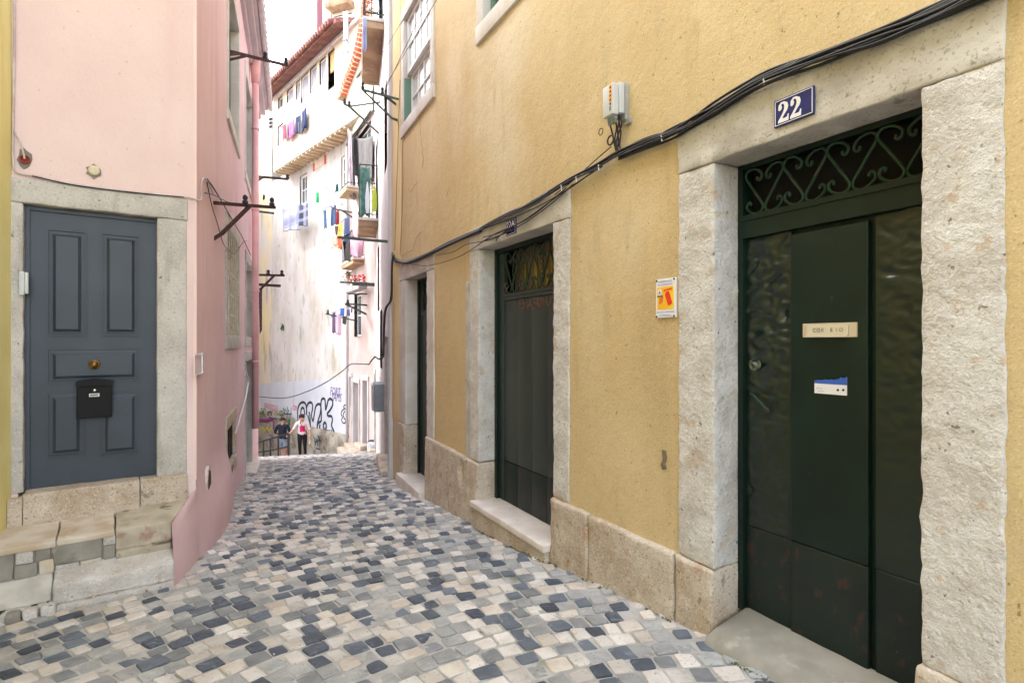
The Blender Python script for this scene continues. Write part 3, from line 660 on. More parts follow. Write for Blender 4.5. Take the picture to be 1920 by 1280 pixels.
for fr, (a, b, z0, z1) in ((YF, Wn1), (YR, Wn2)):
    win_surround(yh, fr, a, b, z0, z1)
    zm = z0 + .70
    if fr is YF:
        sash(yh, fr, a + .02, b - .02, zm, z1 - .01, -.03, 'white', 'glass_pale', 4, 2)
        sash(yh, fr, a + .02, b - .02, z0 + .01, zm + .01, -.085, 'white', 'glass_pale', 4, 2)
        sm = MB(); sm.box(fr, a + .005, a + .03, -.10, .012, z0 + .01, zm - .05); sm.build('shutter_flap', 'green_frame', yh)
        sm = MB(); sm.box(fr, a + .03, b, -.08, .004, z0 - .002, z0 + .02); sm.build('sill_trim', 'teal_frame', yh)
    else:
        sash(yh, fr, a + .02, b - .02, z0 + .02, z1 - .02, -.06, 'green_frame', 'glass', 2, 3)
        sm = MB(); sm.box(fr, a + .0, b, -.06, .004, z0 - .002, z0 + .025); sm.build('sill_trim', 'teal_frame', yh)
cq = MB(); cq.rbox(YF, -.004, YF.s(752), -.02, .012, -1.2, ZT, .008, .003, .2); cq.build('corner_strip', pmat('pale_yellow_strip', C(224, 200, 150), C(212, 186, 134), 2, VS, .9), yh, smooth=True)

# ------------------------------------------------------------------ pink house on the left
ph = thing('pink_house', PF.P(.4, 0, -1.35), 'pale pink rendered corner house with a slate blue door on the left', 'house')
SC0 = (Vector((-2.741, 4.763)) - Vector((-3.713, 4.068))).length
DP = dict(l=PF.s(44), r=PF.s(294), lo=PF.s(19), ro=PF.s(350)); ZE = 5.75; LPS = 9.4
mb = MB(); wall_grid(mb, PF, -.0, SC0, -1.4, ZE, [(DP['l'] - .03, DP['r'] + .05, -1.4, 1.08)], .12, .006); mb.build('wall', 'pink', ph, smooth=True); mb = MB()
PW = []          # openings of the long side: (px0,px1,z0,z1)
up1 = (PS.s(427), PS.s(446), 2.98, 4.75); up2 = (PS.s(459.5), PS.s(471), 2.98, 4.75)
md1 = (PS.s(424), PS.s(446), .08, 1.45); md2 = (PS.s(460), PS.s(472), .08, 1.45)
bs = (PS.s(423.5), PS.s(439), -1.62, -1.12); dr = (PS.s(459.5), PS.s(471), -2.75, -.36)
def flare(s, z):
    f = max(0, min(1, (-1.2 - z) / .55)); f = f * f * (3 - 2 * f)
    return .12 * f * math.sin(math.pi * max(0.0, min(1.0, s / 3.4)) ** .7)
e = .04
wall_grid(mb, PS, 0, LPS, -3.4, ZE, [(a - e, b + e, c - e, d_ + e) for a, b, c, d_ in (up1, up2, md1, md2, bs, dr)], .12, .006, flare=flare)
# plastered end of the ledge
zz_ = (-1.26, -1.42, -1.52, -1.62, -1.72, -1.85, -2.5)
B_t = PF.P(PF.s(322, .46), .47, -1.405); B_b = PF.P(PF.s(327, .62), .635, -2.5); rows = []
for z in zz_:
    f = max(0, min(1, (-1.405 - z) / .4)); t_ = 0 if z > -1.3 else 1
    oo_ = .47 + .165 * f; px_ = 322 + 5 * f; end = PF.P(PF.s(px_, oo_), oo_, z)
    a_ = PS.P(.04, flare(.04, z) + .001, z)
    if z > -1.3: end = a_ + Vector((-.004, -.006, -.012))
    if z == -1.42: end.z = -1.405
    rows.append([a_.lerp(end, k / 6) + Vector((.012, -.004, 0)) * math.sin(math.pi * k / 6) for k in range(7)])
vs = [p_ for r_ in rows for p_ in r_]
mb.add(vs, [(i * 7 + k, i * 7 + k + 1, i * 7 + k + 8, i * 7 + k + 7) for i in range(len(zz_) - 1) for k in range(6)])
mb.build('side_wall', 'pink_cool_light', ph, smooth=True)
mb = MB(); cor = PF.P(SC0, 0, 0); fe = PS.P(LPS, 0, 0); ring = [PF.P(0, 0, 0), cor, fe, PS.P(LPS, -5.5, 0), PF.P(-4.5, -4.0, 0), PF.P(-.4, -.4, 0)]
mb.add([up(p, ZE + .02) for p in ring], [tuple(range(6))])
for i in (2, 3, 4, 5): mb.add([up(ring[i], -3.4), up(ring[(i + 1) % 6], -3.4), up(ring[(i + 1) % 6], ZE), up(ring[i], ZE)], [(0, 1, 2, 3)])
mb.build('rear_wall', 'pink', ph)
cb = MB()       # hairline edge strip at the corner
cb.rbox(PS, -.004, .022, -.02, .006, -1.2, ZE, .004, .001, .3); cb.build('corner_strip', pmat('pink_edge', C(240, 214, 208), C(236, 206, 202), 2, V1, .9), ph, smooth=True)
# surround, step, door
stone(ph, 'jamb_stone', PF, DP['lo'], DP['l'], -.12, .014, -1.13, 1.032, 'stone_grey', .01, .006)
stone(ph, 'jamb_stone', PF, DP['r'], DP['ro'], -.2, .016, -1.135, 1.032, 'stone_grey', .012, .004)
stone(ph, 'lintel', PF, DP['lo'], DP['ro'] + .006, -.2, .02, 1.035, 1.218, 'stone_grey', .012, .006)
q0 = PF.s(12, .1)
stone(ph, 'step_stone', PF, q0, PF.s(41, .1), -.15, .085, -1.4, -1.155, 'stone_worn', .010, .005)
stone(ph, 'step_stone', PF, PF.s(42, .1), PF.s(262, .1), -.15, .095, -1.4, -1.125, 'stone_worn', .010, .005, .04)
stone(ph, 'step_stone', PF, PF.s(263, .1), PF.s(352, .06), -.15, .06, -1.4, -1.128, 'stone_worn', .009, .004)
od = -.075
mb = MB(); mb.box(PF, DP['l'], DP['r'], od - .05, od, -1.125, 1.035); pd = mb.build('door', 'blue_door', ph); pd['label'] = 'slate blue panelled wooden door'
mb = MB(); mb.box(PF, DP['l'], DP['l'] + .03, od, od + .02, -1.122, 1.03); mb.box(PF, DP['l'] + .03, DP['r'], od, od + .018, 1.0, 1.03); mb.build('door_frame', 'blue_door', pd)
def raised(px0, py0, px1, py1, ix=.045, bottom=False):
    s0, z1 = PF.hit(px0, py0, od); s1, z0 = PF.hit(px1, py1, od); z1 = PF.hit((px0 + px1) / 2, py0 + (6 if py0 < 640 else 0), od)[1]
    mb = MB(); t = .010           # moulding ring
    for (a, b, c, d_) in ((s0, s1, z1 - t, z1), (s0, s1, z0, z0 + t), (s0, s0 + t, z0 + t, z1 - t), (s1 - t, s1, z0 + t, z1 - t)): mb.box(PF, a, b, od - .002, od + .012, c, d_)
    P = PF.P; a, b, c, d_ = s0 + t, s1 - t, z0 + t, z1 - t; i = ix
    vs = []
    for k, oo in ((0, od + .001), (i * .55, od + .003), (i, od + .017)):
        vs += [P(a + k, oo, c + k), P(b - k, oo, c + k), P(b - k, oo, d_ - k), P(a + k, oo, d_ - k)]
    fs = [(0 + q, (q + 1) % 4, 4 + (q + 1) % 4, 4 + q) for q in range(4)] + [(4 + q, 4 + (q + 1) % 4, 8 + (q + 1) % 4, 8 + q) for q in range(4)] + [(8, 9, 10, 11)]
    mb.add(vs, fs); mb.build('door_panel', 'blue_door', pd)
for bx in ((88, 426, 163, 630), (190, 434, 262, 630), (88, 653, 262, 713), (88, 735, 160, 852), (187, 735, 262, 848)): raised(*bx)
ks, kz = PF.hit(177, 683, od + .02)
mb = MB(); nn = (PF.n.x, PF.n.y, 0); mb.lathe(PF.P(ks, od + .012, kz), nn, [(.040, 0), (.040, .006), (.030, .011), (.013, .013), (.013, .03), (.024, .036), (.028, .048), (.022, .060), (.006, .066)], 24); mb.build('door_knob', 'brass', pd, smooth=True)
# openings of the long side
for (a, b, c, d_) in (up1, up2):
    win_surround(ph, PS, a, b, c, d_, .13, .02, .2, 'stone_smooth', .14)
    sash(ph, PS, a + .02, b - .02, c + .01, d_ - .01, -.10, 'teal_frame', 'glass', 2, 3)
for (a, b, c, d_) in (md1, md2): 
    win_surround(ph, PS, a, b, c, d_, .12, .02, .2, 'stone_grey', .18)
    sash(ph, PS, a + .02, b - .02, c + .01, d_ - .01, -.12, 'white', 'glass_pale', 2, 2)
def bar_grille(fr, a, b, c, d_, nv, nh, mat, rad=.008, o=.03):
    mb = MB()
    for k in range(nv + 1): s = a + (b - a) * k / nv; mb.tube([fr.P(s, o, c), fr.P(s, o, d_)], rad, 6)
    for k in range(nh + 1): z = c + (d_ - c) * k / nh; mb.box(fr, a - .02, b + .02, o - .008, o + .002, z - .008, z + .008)
    return mb.build('window_grille', mat, ph)
bar_grille(PS, *md1, 6, 5, pmat('cream_rusty_bars', C(214, 204, 180), C(196, 180, 150), 9, V1, .6, layers=[(C(160, 110, 70), 18, .58, .68, V1, .8)]), .006, .012)
win_surround(ph, PS, bs[0], bs[1], bs[2], bs[3], .11, .02, .2, 'stone_worn', .18)
bar_grille(PS, *bs, 5, 2, 'iron', .009, -.03)
# side door
for a, b in ((dr[0] - .12, dr[0]), (dr[1], dr[1] + .12)): stone(ph, 'jamb_stone', PS, a, b, -.25, .02, -3.0, dr[3] - .003, 'stone_grey', .01, .003, .2)
stone(ph, 'lintel', PS, dr[0] - .12, dr[1] + .12, -.25, .024, dr[3], dr[3] + .18, 'stone_grey', .01, .003, .2)
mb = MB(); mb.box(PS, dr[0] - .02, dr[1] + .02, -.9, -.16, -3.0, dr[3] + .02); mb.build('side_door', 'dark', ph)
stone(ph, 'door_step', PS, dr[0] - .16, dr[1] + .16, -.2, .16, -3.2, -2.44, 'marble', .012, .003, .2)
# niche with a broken rim, meter frame
ns, nz_ = PS.hit(389, 906, .015)
mb = MB(); oo = flare(ns, nz_) + .002
mb.poly(PS, [(ns + .13 * math.cos(t), nz_ + .17 * math.sin(t)) for t in [k * math.pi / 8 for k in range(16)]], oo - .02, oo + .006, 0)
mb.poly(PS, [(ns + .02 + .095 * math.cos(t), nz_ - .01 + .135 * math.sin(t)) for t in [k * math.pi / 8 for k in range(16)]], oo, oo + .010, 1)
mb.build('wall_niche', [pmat('niche_rim', C(226, 214, 208), C(200, 186, 178), 20, V1, .9), pmat('niche_hole', C(96, 78, 70), C(70, 58, 52), 15, V1, .95)], ph)
# cornice and gutter
mb = MB(); mb.box(PS, -.05, LPS, -.2, .06, ZE - .30, ZE - .18); mb.box(PS, -.08, LPS, -.2, .16, ZE - .18, ZE - .05); mb.box(PS, -.1, LPS, -.2, .22, ZE - .05, ZE + .05)
mb.build('cornice', pmat('cornice_pale', C(208, 190, 192), C(190, 176, 178), 3, VH, .85), ph)
mb = MB(); mb.rbox(PS, -.1, LPS + .12, .22, .33, ZE - .04, ZE + .08, .05, .0, .5); mb.build('gutter', pmat('gutter_zinc', C(208, 198, 198), C(190, 180, 180), 5, V1, .6), ph, smooth=True)
mb = MB()
for k in range(44): s = -.1 + (LPS + .2) * k / 44; mb.tube([PS.P(s + .1, .30, ZE + .12), PS.P(s + .1, -2.6, ZE + 1.3)], .10, 6)
tag(mb.build('roof_tiles', pmat('old_tiles', C(168, 104, 84), C(130, 84, 72), 4, V1, .9), ph, smooth=True), kind='stuff')
dp = MB(); px, pz0 = PS.s(479, .1), PS.z(479, 803, .1)
dp.tube([PS.P(px, .10, ZE - .1), PS.P(px, .10, 5.1)], [.10, .075], 10); dp.tube([PS.P(px, .10, 5.1), PS.P(px, .10, pz0)], .062, 12)
for z in (4.2, 2.6, 1.0, -.4): dp.tube([PS.P(px, .10, z - .02), PS.P(px, .10, z + .02)], .074, 12)
dpo = dp.build('downpipe', pmat('pink_pipe', C(232, 178, 176), C(224, 168, 168), 4, V1, .5), None, smooth=True)
tag(recentre(dpo), 'pink painted rainwater downpipe at the far end of the pink wall', 'downpipe')

# ------------------------------------------------------------------ ledge and kerb stones under the blue door
lg = thing('stone_ledge', PF.P(.4, .3, -1.8), 'worn stone ledge below the blue door step', 'ledge')
def lw(w_, p):     # the top falls towards the street, the end runs back to the house corner
    w_ = w_ + Vector((0, 0, -.13 * max(0, p[1]) * (1 if p[2] > -1.5 else 0)))
    e_ = PF.s(321, .45)
    if p[0] > e_ - .35: w_ = w_ + Vector((PF.u.x, PF.u.y, 0)) * (SC0 - .012 - e_) * (1 - p[1] / .455) * min(1, (p[0] - e_ + .35) / .35)
    return w_
for (a, b, m, zt) in ((-70, 104, 'ledge_tan', -1.345), (107, 214, 'ledge_tan', -1.34), (217, 321, 'ledge_moss', -1.335)):
    stone(lg, 'ledge_slab', PF, PF.s(a, .45) if a > -60 else PF.s(0, .45) - .5, PF.s(b, .45), .0, .455, zt - .045 if m == 'ledge_tan' else -1.7, zt, m, .010, .004, .04, warp=lw)
fx = [(-60, 26, -1.415, -1.62, 'cement', .452), (29, 62, -1.43, -1.53, 'stone_grey', .440), (28, 70, -1.535, -1.63, 'cement', .447), (66, 96, -1.425, -1.53, 'cement', .436), (73, 100, -1.535, -1.63, 'ledge_tan', .442), (99, 192, -1.408, -1.575, 'cement', .450), (103, 150, -1.579, -1.64, 'stone_grey', .444), (152, 191, -1.579, -1.64, 'ledge_tan', .438), (194, 216, -1.41, -1.50, 'stone_grey', .446), (195, 216, -1.504, -1.64, 'cement', .441)]
for a, b, zt, zb_, m, of in fx: stone(lg, 'ledge_face_stone', PF, PF.s(0, .44) - .5 if a < -10 else PF.s(a, .44), PF.s(b, .44), .05, of, zb_, zt, m, .008, .007, .03, 11)
cbk = MB(); cbk.box(PF, PF.s(0, .4) - .5, PF.s(325, .4), 0.0, .425, -2.2, -1.44); cbk.build('ledge_core', 'cement', lg)
kw = lambda w_, p: w_ + Vector((0, 0, -(.30 if p[0] > PF.s(97, .6) else .75) * max(0, p[1] - .43) * (1 if p[2] > -1.75 else 0)))
for (a, b, m, zt, oo) in ((98, 327, 'stone', -1.60, .63), (-40, 96, 'cement_pale', -1.615, .62)):
    stone(lg, 'kerb_block', PF, PF.s(a, .6) if a > -30 else PF.s(0, .6) - .6, PF.s(b, .6), .38, oo, -2.2, zt, m, .022, .007, .04, warp=kw)
for k, (a, m) in enumerate(((74, 'stone_grey'), (40, 'stone'), (8, 'cement'))):
    stone(lg, 'kerb_rubble', PF, PF.s(a, .68), PF.s(a + 30, .68), .585, .69, -2.1, -1.765, m, .022, .008, .03)

# ------------------------------------------------------------------ yellow house at the left edge
lh = thing('left_yellow_house', (-3.8, 3.2, -1.6), 'lemon yellow rendered wall at the left edge beside the pink house', 'house')
YL = Frame((-3.71 + .408 * 9, 4.075 - 9), (-0.408, 1)); LL = 9 * 1.08
mb = MB(); wall_grid(mb, YL, 0, LL, -3, 6.5, [], .2, .006); mb.build('wall', 'yellow_pale', lh, smooth=True)
mb = MB(); q = [YL.P(0, 0, 0), YL.P(LL, 0, 0), YL.P(LL, -4, 0), YL.P(0, -4, 0)]
mb.add([up(p, 6.5) for p in q], [(0, 1, 2, 3)])
for i in (1, 2, 3): mb.add([up(q[i], -3), up(q[(i + 1) % 4], -3), up(q[(i + 1) % 4], 6.5), up(q[i], 6.5)], [(0, 1, 2, 3)])
mb.build('rear_wall', 'yellow_pale', lh)

# cracks and a scrape on the yellow render
CRM = pmat('crack_dark', C(150, 128, 94), C(120, 100, 74), 20, V1, .95)
for fr_, pts in ((YF, [(752, 480), (775, 470), (782, 446), (796, 430)]), (YF, [(766, 352), (772, 362), (778, 348), (786, 340)]), (YF, [(781, 180), (788, 220), (791, 262), (795, 300), (793, 318)]), (YF, [(838, 370), (845, 350), (843, 330)])):
    pp_ = [Vector(fr_.hit(*p_)) for p_ in pts]; fine = []
    for a_, b_ in zip(pp_, pp_[1:]):
        for k in range(6): q_ = a_.lerp(b_, k / 6); fine.append(q_ + Vector((rnd.uniform(-.012, .012), rnd.uniform(-.012, .012))))
    mb = MB(); mb.ribbon(fr_, fine, .008, .0035, .003); mb.build('crack', CRM, yh)
mb = MB(); mb.poly(YR, [YR.hit(*p_) for p_ in ((1243, 842), (1249, 845), (1251, 858), (1248, 868), (1250, 878), (1244, 880), (1241, 870), (1245, 860))][::-1], .0, .010); mb.build('scrape', pmat('scrape_grey', C(128, 112, 92), C(108, 96, 80), 30, V1, .9), yh)

# ------------------------------------------------------------------ materials of the far end
MT['white_wall'] = pmat('whitewash', C(198, 195, 194), C(188, 183, 182), 1.6, V1, .9, .25, 60, .006, layers=[(C(206, 190, 184), 1.4, .55, .75, VS, .5), (C(160, 150, 146), 5, .64, .76, VS, .5)])
MT['pinkish_wall'] = pmat('pinkish_wall', C(198, 184, 179), C(188, 172, 166), 1.6, V1, .9, .25, 60, .006, layers=[(C(200, 172, 160), 1.6, .55, .75, VS, .5)])
MT['stained'] = pmat('stained_whitewash', C(214, 211, 205), C(200, 195, 186), 1.1, (1, 1, .5), .92, .3, 30, .01, layers=[
    (C(184, 178, 168), 1.6, .52, .70, (1, 1, .35), .5), (C(186, 164, 124), 1.1, .56, .72, (1, 1, .4), .55), (C(132, 130, 124), 4.6, .58, .70, (1, 1, .4), .5), (C(140, 146, 118), .9, .57, .70, (1, 1, .4), .5), (C(214, 210, 204), 2.6, .58, .66, (1, 1, .6), .6)])
MT['cream_wall'] = pmat('cream_wall', C(216, 205, 188), C(208, 193, 170), 1.2, V1, .9, .2, 50, .006, layers=[(C(222, 184, 130), 1.0, .56, .74, VS, .5)])
MT['grey_band'] = pmat('pale_blue_grey_paint', C(208, 211, 216), C(198, 202, 208), .9, V1, .85, .2, 40, .006, layers=[(C(214, 214, 214), 1.6, .55, .7, VS, .5), (C(160, 162, 160), 3, .62, .74, VS, .5)])
MT['rubble'] = pmat('rubble_stone', C(184, 176, 160), C(150, 142, 126), 2.6, V1, .92, .9, 10, .05, bump2=(.6, 40, .01), layers=[(C(96, 90, 76), 3, .56, .70, V1, .7), (C(120, 118, 84), 1.6, .60, .74, V1, .5), (C(204, 190, 160), 4, .58, .7, V1, .5)])
MT['tiles'] = pmat('weathered_tiles', C(138, 92, 82), C(108, 74, 68), 3, V1, .9, .5, 20, .02, layers=[(C(196, 150, 120), 9, .62, .70, V1, .6), (C(84, 60, 56), 4, .58, .7, V1, .6)])
MT['timber'] = pmat('ochre_timber', C(206, 188, 160), C(192, 168, 134), 4, VH, .85, layers=[(C(150, 110, 70), 6, .58, .72, V1, .6)])
MT['brick'] = pmat('red_brick', C(204, 112, 76), C(186, 92, 62), 6, V1, .9, .4, 40, .008, layers=[(C(220, 150, 112), 10, .6, .72, V1, .5)])
MT['mortar_pale'] = flat('pale_mortar', C(232, 222, 210), .95)
MT['concrete_brown'] = pmat('stained_concrete', C(178, 148, 118), C(150, 122, 98), 2.2, V1, .95, .4, 20, .015, layers=[(C(112, 98, 86), 3.4, .58, .7, V1, .6), (C(206, 190, 168), 4, .6, .7, V1, .5)])
MT['rail_iron'] = pmat('dark_rail_iron', C(52, 60, 58), C(42, 48, 48), 8, V1, .55)
MT['corrugated'] = pmat('grey_sheet', C(176, 168, 170), C(150, 140, 144), 3, VS, .7)
MT['corrugated_pink'] = pmat('rose_sheet', C(176, 120, 124), C(150, 100, 106), 3, VS, .8)
MT['yellow_stain'] = pmat('yellow_stained_wall', C(230, 214, 160), C(214, 208, 200), 1.2, (1, 1, .4), .92, .3, 30, .01, layers=[(C(150, 146, 138), 2, .56, .7, (1, 1, .3), .6)])

def hole_wall(name, fr, s0, s1, z0, z1, holes, mat, parent, cell=.5, amp=.01):
    mb = MB(); wall_grid(mb, fr, s0, s1, z0, z1, holes, cell, amp); return mb.build(name, mat, parent, smooth=True)
def shell(fr, s0, s1, z0, z1, depth, mat, parent, name='rear_wall', skip=()):
    mb = MB(); q = [fr.P(s0, -.01, 0), fr.P(s1, -.01, 0), fr.P(s1, -depth, 0), fr.P(s0, -depth, 0)]
    mb.add([up(p, z1) for p in q], [(0, 1, 2, 3)])
    for i in (1, 2, 3):
        if i not in skip: mb.add([up(q[i], z0), up(q[(i + 1) % 4], z0), up(q[(i + 1) % 4], z1), up(q[i], z1)], [(0, 1, 2, 3)])
    return mb.build(name, mat, parent)
def simple_window(parent, fr, s0, s1, z0, z1, fmat='white', gmat='glass', o=-.06, frame=.05, cols=2, rows=2, interior=True):
    w = sash(parent, fr, s0, s1, z0, z1, o, fmat, gmat, cols, rows, .03, frame)
    if interior:
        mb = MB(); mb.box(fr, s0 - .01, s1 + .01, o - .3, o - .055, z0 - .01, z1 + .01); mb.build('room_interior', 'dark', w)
    return w

# ------------------------------------------------------------------ white house beyond the yellow one
bh = thing('white_house', BW.P(4, 0, -2.6), 'white rendered house next to the yellow house with two small balconies', 'house')
LB = (Vector((-1.868, 8.63)) - Vector((-4.005, 16.0))).length; ZB = 10.5
bd = (BW.s(734.2), BW.s(723), -2.6, .1)[0:2]
bholes = [(BW.s(724), BW.s(733), -3.6, .08), (2.0, 3.0, .75, 2.35), (.4, 1.1, -3.9, -.9), (5.2, 6.1, 3.3, 4.9), (.9, 2.2, 3.05, 5.3), (3.4, 4.4, -.6, .7), (2.9, 4.6, 6.5, 8.7)]
hole_wall('wall', BW, 0, LB, -5, ZB, bholes, 'white_wall', bh, .4)
shell(BW, 0, LB, -5, ZB, 5, 'white_wall', bh)
stone(bh, 'pilaster', BW, LB - .42, LB - .02, -.1, .06, -5, ZB, 'white_wall', .01, .003, .4)
for (a, b, c, d_) in bholes:
    if c < -2:
        mb = MB(); mb.box(BW, a, b, -.5, -.18, c, d_); mb.build('side_door', pmat('grey_door', C(168, 160, 156), C(150, 142, 138), 3, VS, .8), bh)
        for u0, u1 in ((a - .12, a), (b, b + .12)): stone(bh, 'jamb_stone', BW, u0, u1, -.2, .03, c, d_, 'stone_grey', .01, .004, .3)
        stone(bh, 'lintel', BW, a - .12, b + .12, -.2, .03, d_ + .002, d_ + .16, 'white_wall', .01, .003, .3)
        zz = zg(*plan(BW, (a + b) / 2, 0)); stone(bh, 'door_step', BW, a - .1, b + .1, -.15, .18, zz - .5, zz + .14, 'stone_worn', .02, .008, .1)
    else: simple_window(bh, BW, a + .02, b - .02, c + .02, d_ - .02, 'white', 'glass', -.12)
def ring_tube(mb, fr, s, o, z, rad, tr, along='o', n=16):
    pts = []
    for k in range(n):
        t = 2 * math.pi * k / n; pts.append(fr.P(s + (rad * math.cos(t) if along == 's' else 0), o + (rad * math.cos(t) if along == 'o' else 0), z + rad * math.sin(t)))
    mb.tube(pts, tr, 5, closed=True)
def balcony(parent, fr, s0, s1, o1, z, th, hr, mat, railmat, rings=False, nbar=7):
    b = MB(); b.rbox(fr, s0, s1, -.05, o1, z - th, z, .015, .008, .15); slab = b.build('balcony', mat, parent, smooth=True)
    e = MB(); e.rbox(fr, s0 - .02, s1 + .03, -.05, o1 + .02, z + .001, z + .07, .01, .003, .2); e.build('balcony_edge', 'stone_smooth', slab, smooth=True)
    zt = z + hr; mb = MB(); oo = o1 - .03
    for pa, pb in ((fr.P(s0, oo, zt), fr.P(s1, oo, zt)), (fr.P(s1, 0, zt), fr.P(s1, oo, zt)), (fr.P(s0, 0, zt), fr.P(s0, oo, zt)), (fr.P(s0, oo, z + .16), fr.P(s1, oo, z + .16)), (fr.P(s1, 0, z + .16), fr.P(s1, oo, z + .16))): mb = MB(); mb.bar(pa, pb, .03, .02); mb.build('rail', railmat, slab)
    n = max(3, int((s1 - s0) / .12)); 
    for i in range(n + 1):
        s = s0 + (s1 - s0) * i / n; k = MB(); k.tube([fr.P(s, oo, z + .07), fr.P(s, oo, zt)], .009, 5); k.build('baluster', railmat, slab)
    m = max(2, int(oo / .11))
    for i in range(m):
        o_ = oo * i / m; k = MB(); k.tube([fr.P(s1, o_, z + .07), fr.P(s1, o_, zt)], .009, 5); k.build('baluster', railmat, slab)
    if rings:
        k = MB()
        for j in range(3): ring_tube(k, fr, s1 + .005, oo * .5, z + .32 + j * .3, min(.14, oo * .42), .008)
        k.build('scrollwork', railmat, slab, smooth=True)
    return slab
balcony(bh, BW, .77, 2.38, .47, 3.0, .14, 1.38, 'concrete_brown', 'rail_iron', True)
balcony(bh, BW, 2.5, 5.06, .40, 6.45, .14, 1.15, 'concrete_brown', 'rail_iron', True)

# ------------------------------------------------------------------ pale house at the bend
ch = thing('bend_house', CW.P(1.6, 0, -3.6), 'narrow pinkish white house at the bend, hung with washing', 'house')
LC = 3.36; ZC = 8.3
choles = [(1.2, 2.9, 4.75, 6.6), (.7, 1.9, 2.55, 4.2), (.75, 1.75, .15, 1.55), (.72, 1.45, -3.75, -1.35), (2.0, 2.6, -3.6, -1.2), (.12, .42, -2.2, -1.2)]
hole_wall('wall', CW, 0, LC + .3, -5.2, ZC, choles, 'pinkish_wall', ch, .4)
shell(CW, 0, LC + .3, -5.2, ZC, 3.0, 'pinkish_wall', ch)
for i, (a, b, c, d_) in enumerate(choles):
    if c < -2.1:
        mb = MB(); mb.box(CW, a, b, -.5, -.2, c - .6, d_); mb.build('side_door', pmat('lilac_grey_door', C(186, 182, 188), C(170, 166, 172), 3, VS, .8), ch)
        for u0, u1 in ((a - .1, a), (b, b + .1)): stone(ch, 'jamb_stone', CW, u0, u1, -.2, .04, c - .6, d_, 'white_wall', .01, .005, .25)
        stone(ch, 'lintel', CW, a - .1, b + .1, -.2, .045, d_ + .002, d_ + .15, 'white_wall', .01, .003, .3)
    else: simple_window(ch, CW, a + .02, b - .02, c + .02, d_ - .02, 'white', 'glass', -.1)
for (a, b, m) in ((.1, 1.5, 'stone_worn'), (1.55, 2.5, 'stone_worn')):
    zz = zg(*plan(CW, (a + b) / 2, .2)); stone(ch, 'door_step', CW, a, b, -.1, .42, zz - .5, zz + .13, m, .03, .015, .1)
    stone(ch, 'door_step', CW, a + .1, b - .05, -.1, .22, zz + .12, zz + .27, m, .03, .015, .1)
balcony(ch, CW, .35, 2.1, .34, 2.52, .12, .95, 'concrete_brown', 'rail_iron')
balcony(ch, CW, 1.0, 2.15, .55, 4.70, .08, .0001, 'timber', 'rail_iron')
mb = MB(); mb.tube([CW.P(-.05, .06, 7.9), CW.P(-.05, .06, -3.8)], .05, 8); mb.build('downpipe', 'white_wall', ch, smooth=True)
# faded boards over the top floor
bp = thing('awning_boards', CW.P(1.6, .1, 6.7), 'faded pale green boarded awning above the grey curtain', 'awning')
for k in range(4):
    b = MB(); b.rbox(CW, .2 + .05 * k, 3.3, .04, .09, 6.72 + .4 * k, 7.09 + .4 * k, .01, .004, .3); b.build('board', pmat('faded_board_%s' % 'abcd'[k], C(226, 226, 206), C(206, 208, 184), 3, VH, .9, layers=[(C(96, 100, 76), 7, .64, .70, (1, 1, 3), .8)]), bp, smooth=True)
b = MB(); b.bar(CW.P(.15, .12, 8.32), CW.P(3.3, .12, 8.32), .06); b.bar(CW.P(.15, .12, 6.68), CW.P(3.3, .12, 6.68), .05); b.build('frame', 'iron_green', bp)

# ------------------------------------------------------------------ house closing the street
eh = thing('end_house', EW.P(6, 0, -4.4), 'tall stained white house closing the lane, with jutting upper floor and tiled roof', 'house')
SE0, SE1 = 2.31, 12.0
ew1 = (EW.s(562), EW.s(575.5), 5.5, 6.72); ew2 = (EW.s(639), EW.s(651), 5.45, 6.55)
hole_wall('wall', EW, SE0, SE1, -7, 7.2, [ew1, ew2], 'stained', eh, .5, .02)
for w4 in (ew1, ew2): simple_window(eh, EW, w4[0] + .01, w4[1] - .01, w4[2] + .01, w4[3] - .01, 'white', 'glass', -.06, .09, 2, 2)
shell(EW, SE0, SE1, -7, 10.1, 5, 'stained', eh)
b = MB(); b.box(EW, EW.s(588), EW.s(611), -.05, .02, 6.62, 6.92, 0); b.box(EW, EW.s(588), EW.s(591), .0, .03, 6.6, 6.9, 1); b.box(EW, EW.s(609), EW.s(612), .0, .03, 6.62, 6.94, 1); b.build('blocked_vent', [pmat('vent_fill', C(224, 206, 186), C(212, 190, 170), 4, V1, .9), 'brick'], eh)
# painted band at street level and rubble foot
bz = MB(); L = lambda pts: [EW.hit(x, y) for x, y in pts]
bz.poly(EW, L([(478, 770), (524, 769), (577, 797), (600, 803), (657, 816), (657, 706), (600, 711), (540, 715), (478, 719.5)]), -.02, .02); bz.build('painted_band', 'grey_band', eh)
rb = MB(); vs = []; fs = []; n = 90; m = 26; lowline = [(470, 770), (524, 769), (577, 797), (600, 803), (660, 816)]
def low_z(s):
    pts = [EW.hit(x, y) for x, y in lowline]
    for (a, za), (b_, zb_) in zip(pts, pts[1:]):
        if a <= s <= b_: return za + (zb_ - za) * (s - a) / (b_ - a)
    return pts[0][1] if s < pts[0][0] else pts[-1][1]
for i in range(n + 1):
    s = -1 + 11.4 * i / n; zt = low_z(s)
    for j in range(m + 1):
        z = zt - (zt + 6.5) * j / m; w3 = EW.P(s, 0, z)
        vs.append(EW.P(s, (.05 if j else .0) + .05 * noise.noise(w3 * 1.7) + .04 * noise.noise(w3 * 4.1) + .05, z))
for i in range(n):
    for j in range(m): a = i * (m + 1) + j; fs.append((a, a + 1, a + m + 2, a + m + 1))
rb.add(vs, fs); rb.build('rubble_foot', 'rubble', eh, smooth=True)
